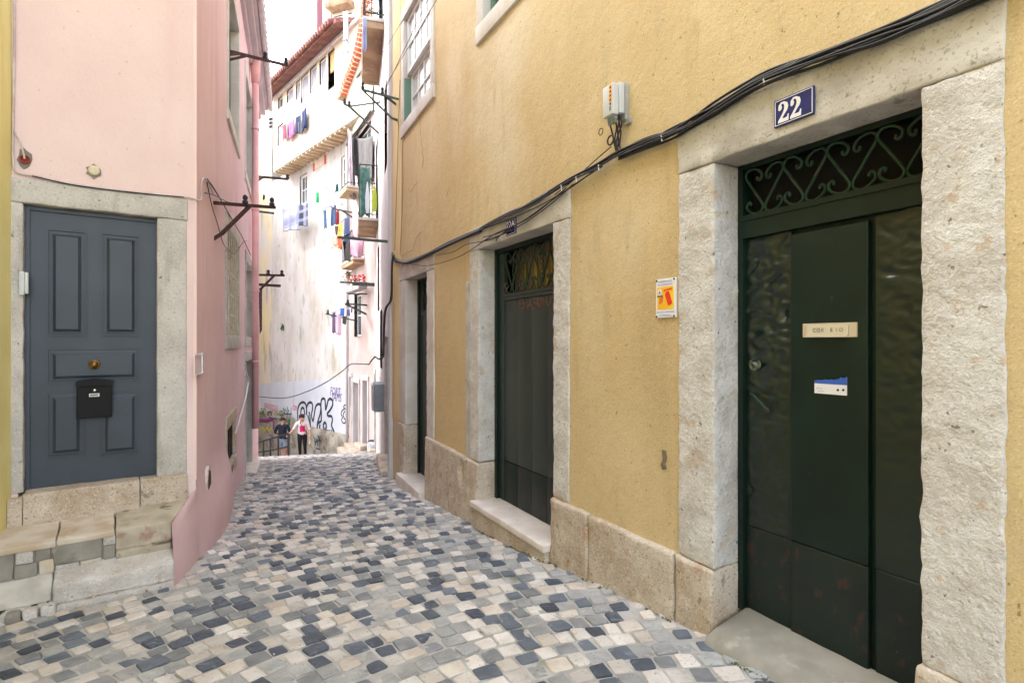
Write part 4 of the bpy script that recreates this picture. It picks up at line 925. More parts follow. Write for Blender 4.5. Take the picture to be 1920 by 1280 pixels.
# jutting floor
OJ = .6; sj0, sj1 = EW.s(513, OJ), EW.s(700, OJ)
ow = [(521.5, 530, 9.50, 9.95), (520, 531, 8.0, 8.82), (538, 550, 9.45, 9.95), (555, 562.5, 9.25, 9.95), (564, 578.5, 8.95, 9.95), (581, 594, 9.05, 9.95), (599, 611, 9.05, 9.92), (615, 627, 8.62, 9.92)]
oh = [(EW.s(a, OJ), EW.s(b, OJ), c, d_) for a, b, c, d_ in ow]
fj = Frame(tuple(EW.P(0, OJ, 0).xy), (EW.u.x, EW.u.y))
hole_wall('upper_wall', fj, sj0, sj1, 7.12, 10.12, oh, 'cream_wall', eh, .5, .01)
shell(fj, sj0, sj1, 7.12, 10.12, OJ, 'cream_wall', eh, 'upper_side', skip=(2,))
for i, (a, b, c, d_) in enumerate(oh):
    if i == 7:
        mb = MB(); mb.box(fj, a, b, -.12, -.08, 9.25, d_); mb.build('tan_blind', pmat('tan_blind', C(222, 184, 132), C(210, 170, 118), 3, VS, .9), eh)
        mb = MB(); mb.box(fj, a, b, -.5, -.45, c, d_); mb.build('room_interior', 'dark', eh)
    else: simple_window(eh, fj, a + .01, b - .01, c + .01, d_ - .01, 'white', pmat('hazy_glass', C(176, 170, 178), C(160, 160, 172), 2, V1, .2, spec=.7) if i else 'glass', -.05, .05, 1, 1)
MT_hz = None
mb = MB(); mb.box(fj, sj0, sj1, -.02, .08, 10.02, 10.12); mb.build('eave_board', 'white', eh)
sl = MB(); sl.box(fj, sj0 - .01, sj1, -OJ, .012, 7.06, 7.118); sl.build('floor_edge', 'cream_wall', eh)
for k in range(22):
    s = sj0 + .12 + k * .36
    if s < EW.s(648, OJ): j = MB(); j.box(fj, s, s + .10, -OJ, -.012, 6.985, 7.058); j.build('joist', 'timber', eh)
# tiled roof
rf = MB(); s0, s1 = sj0 - .35, EW.s(632, 1.1)
rf.hexa([fj.P(s0, .55, 9.98), fj.P(s1, .55, 9.98), fj.P(s1, -2.2, 11.15), fj.P(s0, -2.2, 11.15), fj.P(s0, .55, 10.10), fj.P(s1, .55, 10.10), fj.P(s1, -2.2, 11.27), fj.P(s0, -2.2, 11.27)])
roof = rf.build('roof', 'tiles', eh)
for k in range(int((s1 - s0) / .2)):
    s = s0 + .1 + k * .2; t = MB(); ps_ = [fj.P(s, .66 - .4 * i, 10.09 + .165 * i + .03 * (i % 2) + rnd.uniform(-.01, .01)) for i in range(8)]
    t.tube(ps_, [.095, .088] * 4, 7); t.build('tile_row', 'tiles', roof, smooth=True)
# curved strip of bricks at the corner of the jutting floor
bt = thing('brick_pier', EW.W(641, 180, .75), 'curved pier of red bricks with pale joints beside the tiled roof', 'brick pier')
path = spline([(EW.hit(a, b, .72)) for a, b in ((686, -40), (684, 0), (680, 40), (674, 75), (667, 105), (656, 135), (646, 160), (640, 180))], 24)
acc = 0; last = path[0]; k = 0; core = []
for p in path[1:]:
    acc += (p - last).length; core.append(p)
    if acc > .125:
        t = (p - last).normalized(); ang = math.atan2(t.y, t.x); acc = 0; k += 1
        nx = Vector((-t.y, t.x)); hw = .105; hh = .048; m_ = MB()
        q = [p + nx * hw * a + t * hh * b for a, b in ((-1, -1), (1, -1), (1, 1), (-1, 1))]
        if k % 2: 
            for w0, w1 in ((-1, -.06), (.06, 1)): 
                m_ = MB(); q = [p + nx * hw * a + t * hh * b for a, b in ((w0, -1), (w1, -1), (w1, 1), (w0, 1))]; m_.poly(EW, [(v.x, v.y) for v in q], .5, .78); m_.build('brick', 'brick', bt)
        else: m_.poly(EW, [(v.x, v.y) for v in q], .5, .785); m_.build('brick', 'brick', bt)
    last = p
cm = MB(); cm.ribbon(EW, [(p.x, p.y) for p in core], .45, .19, .305); cm.build('mortar', 'mortar_pale', bt)
mb = MB(); mb.rbox(EW, EW.s(636, .7), EW.s(644, .7), .45, .8, 7.9, 8.02, .02, .005, .1); mb.build('pier_foot', 'concrete_brown', bt, smooth=True)

# neighbours behind
th = thing('tall_house', at(650, 300, 26), 'tall pale house rising behind the tiled roof, with white framed window', 'house')
TW = Frame(tuple(at(622, 0, 25.5).xy), (1, -.35))
tz = lambda px, py: TW.hit(px, py)
w0 = (TW.s(626), TW.s(660), TW.z(643, 70), TW.z(643, 28)); w1 = (TW.s(628), TW.s(656), TW.z(643, 8), TW.z(643, -40))
hole_wall('wall', TW, 0, TW.s(735), 6, 22, [w0, w1], 'cream_wall', th, .8)
shell(TW, 0, TW.s(735), 6, 22, 5, 'cream_wall', th)
simple_window(th, TW, *w0, 'white', 'glass', -.05, .12, 2, 2); simple_window(th, TW, *w1, 'white', 'glass', -.05, .1, 2, 2)
mb = MB(); mb.rbox(TW, TW.s(622), TW.s(664), 0, .5, TW.z(643, 22), TW.z(643, 8), .03, .01, .3); mb.build('balcony', 'concrete_brown', th, smooth=True)
mb = MB(); mb.bar(TW.P(TW.s(622), .45, TW.z(643, -2)), TW.P(TW.s(664), .45, TW.z(643, -2)), .05)
mb.build('top_rail', 'rail_iron', th)
for k in range(9): s = TW.s(622) + (TW.s(664) - TW.s(622)) * k / 8; mb = MB(); mb.bar(TW.P(s, .45, TW.z(643, 8)), TW.P(s, .45, TW.z(643, -2)), .03); mb.build('baluster', 'rail_iron', th)

sd = MB(); vs = []; fs = []; TS = Frame(tuple(at(600, 0, 27.2).xy), tuple((TW.p - Vector(at(600, 0, 27.2).xy))))
ls_ = (TW.p - TS.p).length
for i in range(61): s = ls_ * i / 60; oo = .03 * math.sin(i * 1.5); vs += [TS.P(s, oo, 12), TS.P(s, oo, 22)]
for i in range(60): fs.append((2 * i, 2 * i + 2, 2 * i + 3, 2 * i + 1))
sd.add(vs, fs); sd.build('sheet_cladding', 'corrugated', th, smooth=True)
mb = MB(); mb.hexa([TS.P(-.5, .0, 15.2), TS.P(.35, .25, 15.2), TS.P(.45, -.3, 15.2), TS.P(-.4, -.5, 15.2), TS.P(-.1, .1, 21), TS.P(.6, .3, 21), TS.P(.7, -.3, 21), TS.P(0, -.5, 21)]); mb.build('side_panel', 'corrugated_pink', th)
gh = thing('yellow_stained_house', EW.P(1, 0, -4), 'yellowish weathered wall left of the white end house', 'house')
hole_wall('wall', EW, -4, SE0 - .004, -7, 8.6, [], 'yellow_stain', gh, .5, .02)
shell(EW, -4, SE0 - .004, -7, 8.6, 4, 'yellow_stain', gh)
mb = MB(); mb.lathe(EW.P(EW.s(495), -.01, EW.z(495, 370)), (EW.n.x, EW.n.y, 0), [(.13, 0), (.13, .03), (.1, .04)], 12); mb.build('vent_hole', 'dark', gh)
wb = thing('white_back_house', at(498, 400, 31), 'distant plain white house seen above the yellowish wall', 'house')
WB = Frame(tuple(at(470, 0, 32).xy), (1, -.5)); hole_wall('wall', WB, -3, WB.s(513), -3, WB.z(500, 195), [], 'white_wall', wb, 1.0)
shell(WB, -3, WB.s(513), -3, WB.z(500, 195), 4, 'white_wall', wb)
mb = MB(); 
for y in (222, 229, 236): mb.box(WB, WB.s(506), WB.s(510), .0, .06, WB.z(508, y + 4), WB.z(508, y))
mb.build('vent_slot', 'dark', wb)
# two unseen houses, added to shade the lane and the end wall
rh = thing('rear_shade_house', (-9.5, 3, -2), 'tall plain unseen house added behind the pink house to shade the lane', 'house')
RF = Frame((-6.9, -4), (-.16, 1)); hole_wall('wall', RF, 0, 16.2, -3, 12.6, [], 'pinkish_wall', rh, 1.0); shell(RF, 0, 16.2, -3, 12.6, 5, 'pinkish_wall', rh)
sh = thing('stair_shade_house', (-16, 24, -7), 'plain unseen house added across the stairs to shade the end wall', 'house')
SF = Frame((-13.9, 17), (-.1, 1)); hole_wall('wall', SF, 0, 14, -8, 9.8, [], 'pinkish_wall', sh, 1.0); shell(SF, 0, 14, -8, 9.8, 5, 'pinkish_wall', sh)

# ------------------------------------------------------------------ graffiti on the end wall (painted strokes)
gp = thing('wall_graffiti', EW.W(570, 800, .05), 'black outlined bubble letter graffiti on the pale blue grey wall', 'graffiti')
gh_ = lambda x, y, o=.03: EW.hit(440 + x / 5.12, 680 + y / 5.12, o)
def stroke(pts, mat, w, o=.022, closed=False, n=3, name='stroke', parent=None, raw=False):
    mb = MB(); pp = [gh_(*p, o) for p in pts]; mb.ribbon(EW, pp if raw else spline(pp, n, closed), o, w, .004, closed); return mb.build(name, mat, parent)
MT['spray_black'] = flat('black_spray', C(54, 62, 68), .6); MT['spray_red'] = flat('red_spray', C(214, 70, 76), .6); MT['spray_purple'] = flat('purple_spray', C(104, 76, 140), .6)
MT['spray_magenta'] = flat('magenta_spray', C(150, 52, 140), .6); MT['spray_yellow'] = flat('yellow_spray', C(214, 204, 60), .6)
K = 'spray_black'
for pts in ([(618, 600), (606, 540), (605, 470), (612, 420), (632, 388), (658, 378), (680, 392), (690, 430), (692, 480), (690, 500)], [(645, 560), (636, 500), (638, 450), (652, 430), (666, 445), (672, 500)],
            [(690, 500), (692, 430), (705, 392), (728, 378), (746, 396), (748, 440), (738, 500), (752, 560), (768, 470), (778, 420), (800, 396), (822, 402), (828, 440), (818, 500), (795, 580), (790, 650), (768, 684), (745, 688), (735, 640), (718, 560), (702, 500)],
            [(712, 470), (722, 500), (726, 560), (728, 640)], [(832, 560), (832, 480), (828, 400), (834, 355), (852, 342), (868, 356), (872, 420), (874, 450), (888, 400), (898, 360), (916, 345), (938, 360), (940, 405), (915, 455), (888, 490), (902, 510), (928, 512), (938, 545), (930, 600), (946, 640)],
            [(832, 560), (802, 580), (792, 630), (802, 676), (832, 696), (858, 684), (860, 640), (850, 600), (866, 570), (880, 600), (874, 650), (882, 695), (908, 714), (936, 700), (954, 664), (946, 640)],
            [(820, 590), (815, 630), (830, 660), (845, 650)]): stroke(pts, K, .10, parent=gp)
for pts in ([(890, 640), (900, 690), (905, 640), (910, 680)], [(915, 640), (922, 690), (930, 640)], [(935, 645), (938, 690), (948, 670)]): stroke(pts, K, .04, parent=gp)
g2 = thing('graffiti_face', EW.W(650, 800, .05), 'black graffiti doodle of a rounded figure at the right end of the painted wall', 'graffiti')
for pts in ([(1050, 412), (1068, 402), (1090, 414), (1086, 438), (1062, 442), (1048, 428)],): stroke(pts, K, .05, closed=True, parent=g2)
for pts in ([(1052, 442), (1030, 462), (1022, 492), (1036, 520), (1026, 548), (1044, 580), (1066, 574), (1072, 602), (1090, 610), (1104, 594)], [(1086, 440), (1100, 470), (1102, 500)], [(1058, 462), (1042, 500), (1056, 538), (1076, 548)], [(1078, 540), (1062, 570), (1084, 580)]): stroke(pts, K, .05, parent=g2)
g3 = thing('purple_tag', EW.W(628, 745, .05), 'small purple graffiti tag above the bubble letters', 'graffiti')
mb = MB(); s, z = gh_(965, 275); text_mb(mb, EW, 'FORT', s, z, .022, height=.30, width=.80, th=.004, slant=.3); mb.build('lettering', 'spray_purple', g3)
mb = MB(); s, z = gh_(978, 330); text_mb(mb, EW, 'SAMS', s, z, .022, height=.30, width=.80, th=.004, slant=.3); mb.build('lettering', 'spray_purple', g3)
g4 = thing('red_tag', EW.W(508, 765, .05), 'red graffiti lettering left of the bubble letters', 'graffiti')
mb = MB(); s, z = gh_(348, 425); text_mb(mb, EW, 'RAIVADOSCAS', s, z, .022, height=.27, width=1.75, th=.004); mb.build('lettering', 'spray_red', g4)
mb = MB(); s, z = gh_(575, 432); text_mb(mb, EW, 'CDM', s, z, .022, height=.22, width=.42, th=.004); mb.build('lettering', 'spray_red', g4)
g5 = thing('black_tag', EW.W(540, 775, .05), 'spiky black graffiti tag beside the red lettering', 'graffiti')
for pts in ([(470, 430), (480, 490), (490, 440), (496, 500), (508, 420), (516, 500)], [(500, 500), (520, 450), (530, 510), (545, 430), (540, 520)], [(465, 480), (500, 495), (548, 490)]): stroke(pts, K, .05, parent=g5, raw=True)
for pts in ([(760, 710), (775, 790), (790, 720), (800, 800)], [(770, 760), (815, 740), (820, 830), (780, 820)], [(800, 700), (830, 760)]): stroke(pts, K, .06, o=.15, parent=g5, raw=True)
g6 = thing('purple_frame_graffiti', EW.W(500, 800, .05), 'magenta and black graffiti frame with yellow scrawl on the rubble foot', 'graffiti')
stroke([(225, 545), (300, 550), (375, 535)], 'spray_magenta', .10, .15, parent=g6, raw=True); stroke([(375, 535), (378, 600), (392, 670)], 'spray_magenta', .08, .15, parent=g6, raw=True)
stroke([(225, 560), (300, 565), (366, 550), (370, 610), (384, 680)], K, .06, .148, parent=g6, raw=True)
stroke([(245, 650), (270, 615), (290, 655), (310, 620), (330, 650), (350, 618), (360, 650)], 'spray_yellow', .07, .15, parent=g6, raw=True)
stroke([(200, 760), (235, 700), (225, 790)], 'spray_purple', .10, .15, parent=g6, raw=True); stroke([(330, 690), (365, 705), (345, 750), (365, 820)], 'spray_magenta', .07, .15, parent=g6, raw=True)
stroke([(310, 490), (335, 470), (358, 485), (345, 505), (315, 500)], K, .06, .10, parent=g6)
stroke([(330, 520), (350, 530), (400, 540), (410, 580)], K, .05, .15, parent=g6)

# ------------------------------------------------------------------ washing-line brackets
def bracket(pts_list, w, mat, label, pins=(), group='washing line brackets'):
    t = thing('clothesline_bracket', pts_list[0][0], label, 'bracket', group)
    for i, seg in enumerate(pts_list):
        mb = MB()
        for a, b in zip(seg, seg[1:]): mb.bar(a, b, w, w)
        mb.build('arm' if i == 0 else 'brace', mat, t)
    for p in pins:
        mb = MB(); mb.lathe(p, (0, 0, 1), [(w * .5, 0), (w * .9, .01), (w * .9, .05), (w * .35, .055), (w * .8, .07), (w * .8, .10), (w * .2, .12)], 8); mb.build('insulator', 'ink', t, smooth=True)
    return t
def pole(fr, px0, py0, px1, py1, o0=-.03): # from the wall out to a free end at about the same depth
    a = fr.W(px0, py0, o0); b = at(px1, py1, a.y); return a, b
def poled(fr, px0, py0, px1, py1, dY=0): a = fr.W(px0, py0, -.02); return a, at(px1, py1, a.y + dY)
a, b = poled(PS, 396, 380, 515, 389, .9); c = PS.W(398, 449, -.02); m_ = a.lerp(b, .58)
k1 = c.lerp(m_, .22) + Vector((.01, 0, -.02)); bracket([[a, b], [c, k1, m_]], .035, 'iron', 'largest rusty iron washing bracket, low on the pink wall near its corner', [a.lerp(b, .5), a.lerp(b, .95)])
a, b = poled(PS, 428, 96, 538, 123, 1.0); c = PS.W(428, 113, -.02); m_ = a.lerp(b, .3); bracket([[a, b], [PS.W(427, 103, -.02), a.lerp(b, .18)], [c, m_]], .035, 'iron', 'iron washing bracket on the pink wall beside its upper window', [a.lerp(b, .6), a.lerp(b, .98)])
a, b = poled(PS, 474, 515, 533, 516.5, .5); c = PS.W(474, 553, -.02); m_ = a.lerp(b, .68); bracket([[a, b], [c, c.lerp(m_, .25) + Vector((0, 0, -.03)), m_]], .045, 'iron', 'iron washing bracket by the downpipe with a dark cloth beneath', [a.lerp(b, .48), a.lerp(b, .92)])
a, b = poled(PS, 480, 533, 526, 536, .3); bracket([[a, b]], .06, 'iron', 'short straight iron bar just below the bracket by the downpipe')
a, b = poled(PS, 480, 331, 540, 336, .6); bracket([[a, b], [PS.W(480, 340, 0), a.lerp(b, .2)]], .05, 'iron', 'thin washing bracket level with the top of the yellowish wall', [a.lerp(b, .98)])
a, b = poled(PS, 480, 396, 513, 400, .4); bracket([[a, b]], .045, 'iron_green', 'short pale iron bar behind the largest rusty bracket')
a, b = YF.W(749, 187, 0), at(678, 168, 8.3); c = YF.W(746, 226, 0); k1 = YF.W(735, 222, .12); bracket([[a, b], [c, k1, b.lerp(a, .02)], [YF.W(744, 197, 0), a.lerp(b, .4)]], .028, 'iron_green', 'grey green washing bracket high beside the yellow house window', [b.lerp(a, .03), b.lerp(a, .55)])
a, b = BW.W(728, 453, 0), at(633, 445, 9.6); bracket([[a, b]], .045, 'iron_green', 'long grey green washing pole crossing in front of the pink towel', [])
a, b = BW.W(710, 250, 0), at(655, 200, 11.8); bracket([[a, b], [at(645, 195, 11.8), b], [b, BW.W(712, 192, 0)]], .035, 'iron_green', 'green bracket over the boarded awning', [b, at(646, 195, 11.8)])
a, b = CW.W(702, 532, 0), at(637, 529, 15.4); bracket([[a, b], [at(661, 533.5, 15.6), a + Vector((0, 0, -.05))]], .05, 'iron_green', 'twin washing poles beside the red flowers', [])
a, b = CW.W(688, 572, 0), at(647, 569.5, 16.2); bracket([[a, b], [CW.W(687, 589, 0), b]], .05, 'iron_green', 'washing bracket above the lilac washing', [at(652, 569, 16.2)])
a, b = CW.W(688, 551, 0), at(652, 551, 16.4); bracket([[a, b]], .035, 'iron_green', 'thin pole under the flower box', [])
a, b = CW.W(670, 602, 0), at(611, 588, 16.6); bracket([[a, b], [at(622, 594, 16.6), at(628, 586, 16.6)]], .035, 'iron_green', 'low washing pole carrying the lilac clothes', [at(615, 588, 16.6)])
a, b = CW.W(680, 402, 0), at(622, 391, 16.6); bracket([[a, b], [CW.W(666, 411, 0), at(640, 394, 16.6)]], .035, 'iron_green', 'washing bracket above the pink towel', [])
a, b = fj.P(EW.s(568, .6), 0, 8.9), at(589, 201, 20.2); bracket([[a, b]], .04, 'iron_green', 'thin pole under the windows of the jutting floor', [])

# ------------------------------------------------------------------ washing
def garment(name, p0, p1, drop, mat, label, cat, kind='towel', folds=3, amp=.03, skew=0.0, sub=14, group='washing hung out to dry'):
    p0 = Vector(p0); p1 = Vector(p1); U = p1 - p0; wd = U.length; D = Vector((0, 0, -1)); N_ = U.cross(D).normalized(); ph_ = rnd.uniform(0, 6)
    nv = 14
    def spans(v):
        if kind == 'shirt': return [(-.28 + .1 * v / .3, 1.28 - .1 * v / .3)] if v < .3 else [(.02, .98)]
        if kind == 'trousers': return [(0, 1)] if v < .32 else [(0 - .04 * v, .47), (.53, 1 + .04 * v)]
        if kind == 'shorts': return [(0, 1)] if v < .5 else [(-.03, .47), (.53, 1.03)]
        if kind == 'dress': return [(.15 - .2 * v, .85 + .2 * v)]
        return [(0, 1)]
    mb = MB(); prev = None
    for j in range(nv + 1):
        v = j / nv; sp = spans(v); rows = []
        for (u0, u1) in sp:
            row = []
            for i in range(sub + 1):
                u = u0 + (u1 - u0) * i / sub
                f = math.sin(u * folds * 6.28 + ph_ + v * .8) * amp * (.35 + v * .65) + amp * .7 * math.sin(u * folds * 2.3 + ph_ * 2) * v
                sag = .025 * wd * math.sin(math.pi * min(max(u, 0), 1)) * 1.2
                bottom = drop * (1 + .035 * math.sin(u * 7 + ph_))
                row.append(p0 + U * u + D * (v * bottom + sag) + N_ * f + U.normalized() * skew * v * drop)
            rows.append(row)
        if prev and len(prev) == len(rows):
            for ra, rb_ in zip(prev, rows):
                vs = ra + rb_; n = sub + 1; mb.add(vs, [(i, i + 1, n + i + 1, n + i) for i in range(sub)])
        elif prev:
            for rb_ in rows:
                ra = [prev[0][min(sub, max(0, int(round((i / sub) * sub * .47 + (0 if rb_ is rows[0] else sub * .53)))))] for i in range(sub + 1)]
                n = sub + 1; mb.add(ra + rb_, [(i, i + 1, n + i + 1, n + i) for i in range(sub)])
        prev = rows
    o = mb.build(name, mat, None, smooth=True)
    bm = bmesh.new(); bm.from_mesh(o.data); bmesh.ops.remove_doubles(bm, verts=bm.verts, dist=1e-5); bm.to_mesh(o.data); bm.free()
    sm = o.modifiers.new('thickness', 'SOLIDIFY'); sm.thickness = .006
    o.data.shade_smooth(); recentre(o); return tag(o, label, cat, group)
def cloth_mat(name, c, c2=None, sc=4):
    c = [int(v * .88) for v in c]
    return pmat(name, C(*c), C(*(c2 or [max(0, int(v * .86)) for v in c])), sc, V1, .92, .15, 60, .003)
def plaid(name, base, c1, c2):
    m = bpy.data.materials.new(name); m.use_nodes = True; N = m.node_tree.nodes; L_ = m.node_tree.links; b = N['Principled BSDF']; b.inputs['Roughness'].default_value = .9
    g = N.new('ShaderNodeNewGeometry'); sp = N.new('ShaderNodeSeparateXYZ'); L_.new(g.outputs['Position'], sp.inputs[0]); col = None
    for ax, sc, ph_, c in (('Z', 9.5, 0, c1), ('X', 12.0, 1.0, c2), ('Z', 19, 1.7, c2)):
        w = N.new('ShaderNodeMath'); w.operation = 'MULTIPLY_ADD'; w.inputs[1].default_value = sc; w.inputs[2].default_value = ph_; L_.new(sp.outputs[ax], w.inputs[0])
        s = N.new('ShaderNodeMath'); s.operation = 'SINE'; L_.new(w.outputs[0], s.inputs[0]); r_ = N.new('ShaderNodeMapRange'); r_.inputs[1].default_value = .3; r_.inputs[2].default_value = .7; r_.inputs[4].default_value = .65; L_.new(s.outputs[0], r_.inputs[0])
        mx = N.new('ShaderNodeMix'); mx.data_type = 'RGBA'; mx.inputs['B'].default_value = c
        if col: L_.new(col, mx.inputs['A'])
        else: mx.inputs['A'].default_value = base
        L_.new(r_.outputs[0], mx.inputs['Factor']); col = mx.outputs['Result']
    L_.new(col, b.inputs['Base Color']); return m
def hang(name, fr, o, x0, y0, x1, y1, ybot, mat, label, cat, kind='towel', **k):
    a = fr.W(x0, y0, o); b = fr.W(x1, y1, o); drop = (a.z + b.z) / 2 - (fr.z(x0, ybot, o) + fr.z(x1, ybot, o)) / 2
    return garment(name, a, b, drop, mat, label, cat, kind, **k)
PLB = plaid('blue_plaid', C(188, 190, 196), C(88, 94, 140), C(126, 134, 168)); PLN = plaid('navy_plaid', C(60, 66, 92), C(34, 38, 62), C(150, 152, 176))
hang('plaid_blanket', EW, .45, 529, 390, 561, 384, 431, PLB, 'blue and white checked blanket hanging on the end house wall', 'blanket', folds=3)
hang('plaid_cloth', EW, .5, 561, 384, 577, 381, 423, PLN, 'navy checked cloth hanging right of the blue and white blanket', 'cloth', folds=2)
hang('green_cloth', EW, .4, 593, 361, 599, 360, 380, cloth_mat('green_cloth', (40, 176, 106)), 'small bright green cloth on the end house wall', 'cloth', folds=1)
hang('pale_shirt', EW, .5, 605, 356, 616, 349, 394, cloth_mat('pale_blue', (204, 212, 230)), 'pale blue shirt left of the white shirt', 'shirt', folds=2)
hang('white_shirt', EW, .55, 617, 348, 629, 341, 388, cloth_mat('white_cotton', (228, 230, 236)), 'white shirt hanging right of the pale blue shirt', 'shirt', folds=2)
hang('teal_top', EW, .6, 629, 347, 634, 344, 360, cloth_mat('teal_top', (40, 92, 102)), 'dark teal top hanging right of the white shirt', 'top', folds=1)
hang('jeans', EW, .5, 606, 393, 612, 391, 428, cloth_mat('denim', (84, 112, 152)), 'blue denim trousers below the pale blue shirt', 'trousers', folds=1)
hang('tie_dye_shirt', EW, .52, 612, 392, 622, 390, 432, pmat('tie_dye', C(222, 228, 240), C(150, 172, 210), 9, V1, .9), 'blue and white mottled shirt beside the denim trousers', 'shirt', folds=2)
hang('navy_trousers', EW, .54, 622, 386, 631, 384, 422, cloth_mat('navy_denim', (62, 82, 120)), 'navy trousers hanging beside the mottled shirt', 'trousers', kind='trousers', folds=1)
hang('red_cloth', EW, .56, 631, 395, 635, 394, 421, cloth_mat('dark_red', (168, 46, 54)), 'narrow dark red cloth beside the navy trousers', 'cloth', folds=1)
hang('lavender_shirt', EW, .6, 633, 372, 642, 372, 386, cloth_mat('lavender', (210, 210, 236)), 'lavender shirt under the timber balcony', 'shirt', folds=1)
hang('white_vest', CW, .95, 618, 425, 627, 423, 444, cloth_mat('white_vest', (230, 230, 232)), 'white vest left of the orange shirt', 'vest', folds=1)
hang('black_garment', CW, .97, 628, 424, 634, 423, 440, cloth_mat('black_cap', (34, 40, 48)), 'small black garment between white vest and orange shirt', 'garment', folds=1)
hang('beige_shorts', CW, .96, 620, 443, 632, 441, 464, cloth_mat('beige', (196, 180, 160)), 'beige shorts hanging below the white vest', 'shorts', kind='shorts', folds=2)
hang('orange_shirt', CW, .95, 634, 421, 643, 417, 466, pmat('orange_red', C(246, 158, 40), C(232, 62, 40), 3.0, V1, .9, lo=.5, hi=.56), 'bright orange and red shirt hanging by the bend house', 'shirt', folds=1)
hang('navy_shirt', CW, .9, 646, 410, 655, 404, 453, cloth_mat('navy', (52, 66, 112)), 'navy shirt right of the orange shirt', 'shirt', folds=1)
hang('black_trousers', CW, .88, 643, 452, 656, 452, 488, cloth_mat('black', (34, 30, 36)), 'black trousers hanging above the iron balcony', 'trousers', kind='trousers', folds=1)
hang('pink_towel', CW, .5, 662, 395, 672, 396, 444, pmat('pink_towel', C(230, 182, 204), C(216, 160, 186), 8, V1, .95), 'narrow pink towel hanging above the wide pink towel', 'towel', folds=1, amp=.015)
hang('wide_pink_towel', CW, .48, 657, 447, 683, 448, 478, pmat('wide_pink_towel', C(232, 184, 204), C(222, 166, 190), 8, V1, .95), 'wide pink towel hanging over the iron balcony', 'towel', folds=3, amp=.02)
hang('grey_curtain', CW, .12, 661, 256, 699, 254, 332, cloth_mat('grey_curtain', (104, 102, 102)), 'dark grey curtain hanging below the boarded awning', 'curtain', folds=3, amp=.04)
cs = garment('striped_drape', CW.W(653, 240, .25), CW.W(661, 250, .25), 2.0, pmat('striped_drape', C(150, 142, 146), C(110, 100, 106), 30, (1, 1, .02), .9), 'mauve grey drape swept sideways beside the dark curtain', 'curtain', skew=.22, folds=3, amp=.05)
bal = lambda s, o, z: BW.P(s, o, z)
garment('green_net', bal(2.41, .44, 4.30), bal(2.41, .20, 4.30), 1.2, pmat('green_net', C(64, 104, 92), C(92, 128, 118), 9, V1, .9), 'dark green netting behind the balcony rail', 'netting', folds=3, amp=.02)
def board(name, px, w, y0, y1, mat, label, s=2.44):
    o = [k for k in (.05 * i for i in range(12))]; 
    oo = (BW.P(s, 0, 0)); o_ = .46 * (709 - px) / 35; z1 = -(y0 - CY) / F * 13.7; z0 = -(y1 - CY) / F * 13.7
    pr = [(-.3, 0), (.3, 0), (.5, .18), (.5, .55), (.22, .9), (.08, 1), (-.08, 1), (-.22, .9), (-.5, .55), (-.5, .18)]
    vs = []; n = len(pr)
    for ds in (0, .03): vs += [BW.P(s + ds, o_ + a * w, z0 + (z1 - z0) * b) for a, b in pr]
    mb = MB(); mb.add(vs, [tuple(range(n)), tuple(range(n, 2 * n))[::-1]] + [(i, (i + 1) % n, n + (i + 1) % n, n + i) for i in range(n)])
    return tag(recentre(mb.build(name, mat, None)), label, 'board')
board('lime_board', 702, .13, 350, 398, flat('lime_plastic', C(186, 206, 70), .5), 'lime green long board standing on the balcony')
board('white_board', 689, .10, 344, 402, flat('pale_plastic', C(206, 214, 222), .5), 'pale blue long board standing on the balcony', 2.45)
pp = fj
hang('red_shirt', EW, .72, 529, 237, 536, 232, 262, cloth_mat('coral_red', (226, 84, 104)), 'coral red shirt on the line under the jutting windows', 'shirt', folds=1)
hang('grey_shirt', EW, .74, 536.5, 236, 539.5, 233, 262, cloth_mat('grey_top', (160, 158, 166)), 'thin grey shirt between the red shirt and pink skirt', 'top', folds=1)
hang('pink_skirt', EW, .72, 540, 232, 551.5, 222, 258, cloth_mat('pink_skirt', (226, 130, 184)), 'pink skirt left of the two navy garments', 'skirt', folds=2)
hang('navy_jeans', EW, .72, 554, 221, 564, 214, 250, cloth_mat('navy_jeans', (48, 60, 100)), 'navy trousers left of the darker navy shirt under the windows', 'trousers', kind='trousers', folds=1)
hang('navy_blouse', EW, .72, 565.5, 212, 574, 201, 244, cloth_mat('navy_top', (56, 72, 116)), 'dark navy shirt at the right end of the line under the windows', 'shirt', folds=2)
hang('white_sheet', EW, 1.0, 643, 22, 652, 21, 98, cloth_mat('white_sheet', (232, 232, 236)), 'long white sheet hanging in front of the tall house window', 'sheet', folds=2)
garment('pale_trousers', bal(5.15, .42, 6.45), bal(5.15, .34, 6.45), .66, cloth_mat('pale_denim', (186, 196, 226)), 'pale blue trousers hanging beside the upper balcony', 'trousers', kind='trousers', folds=1)
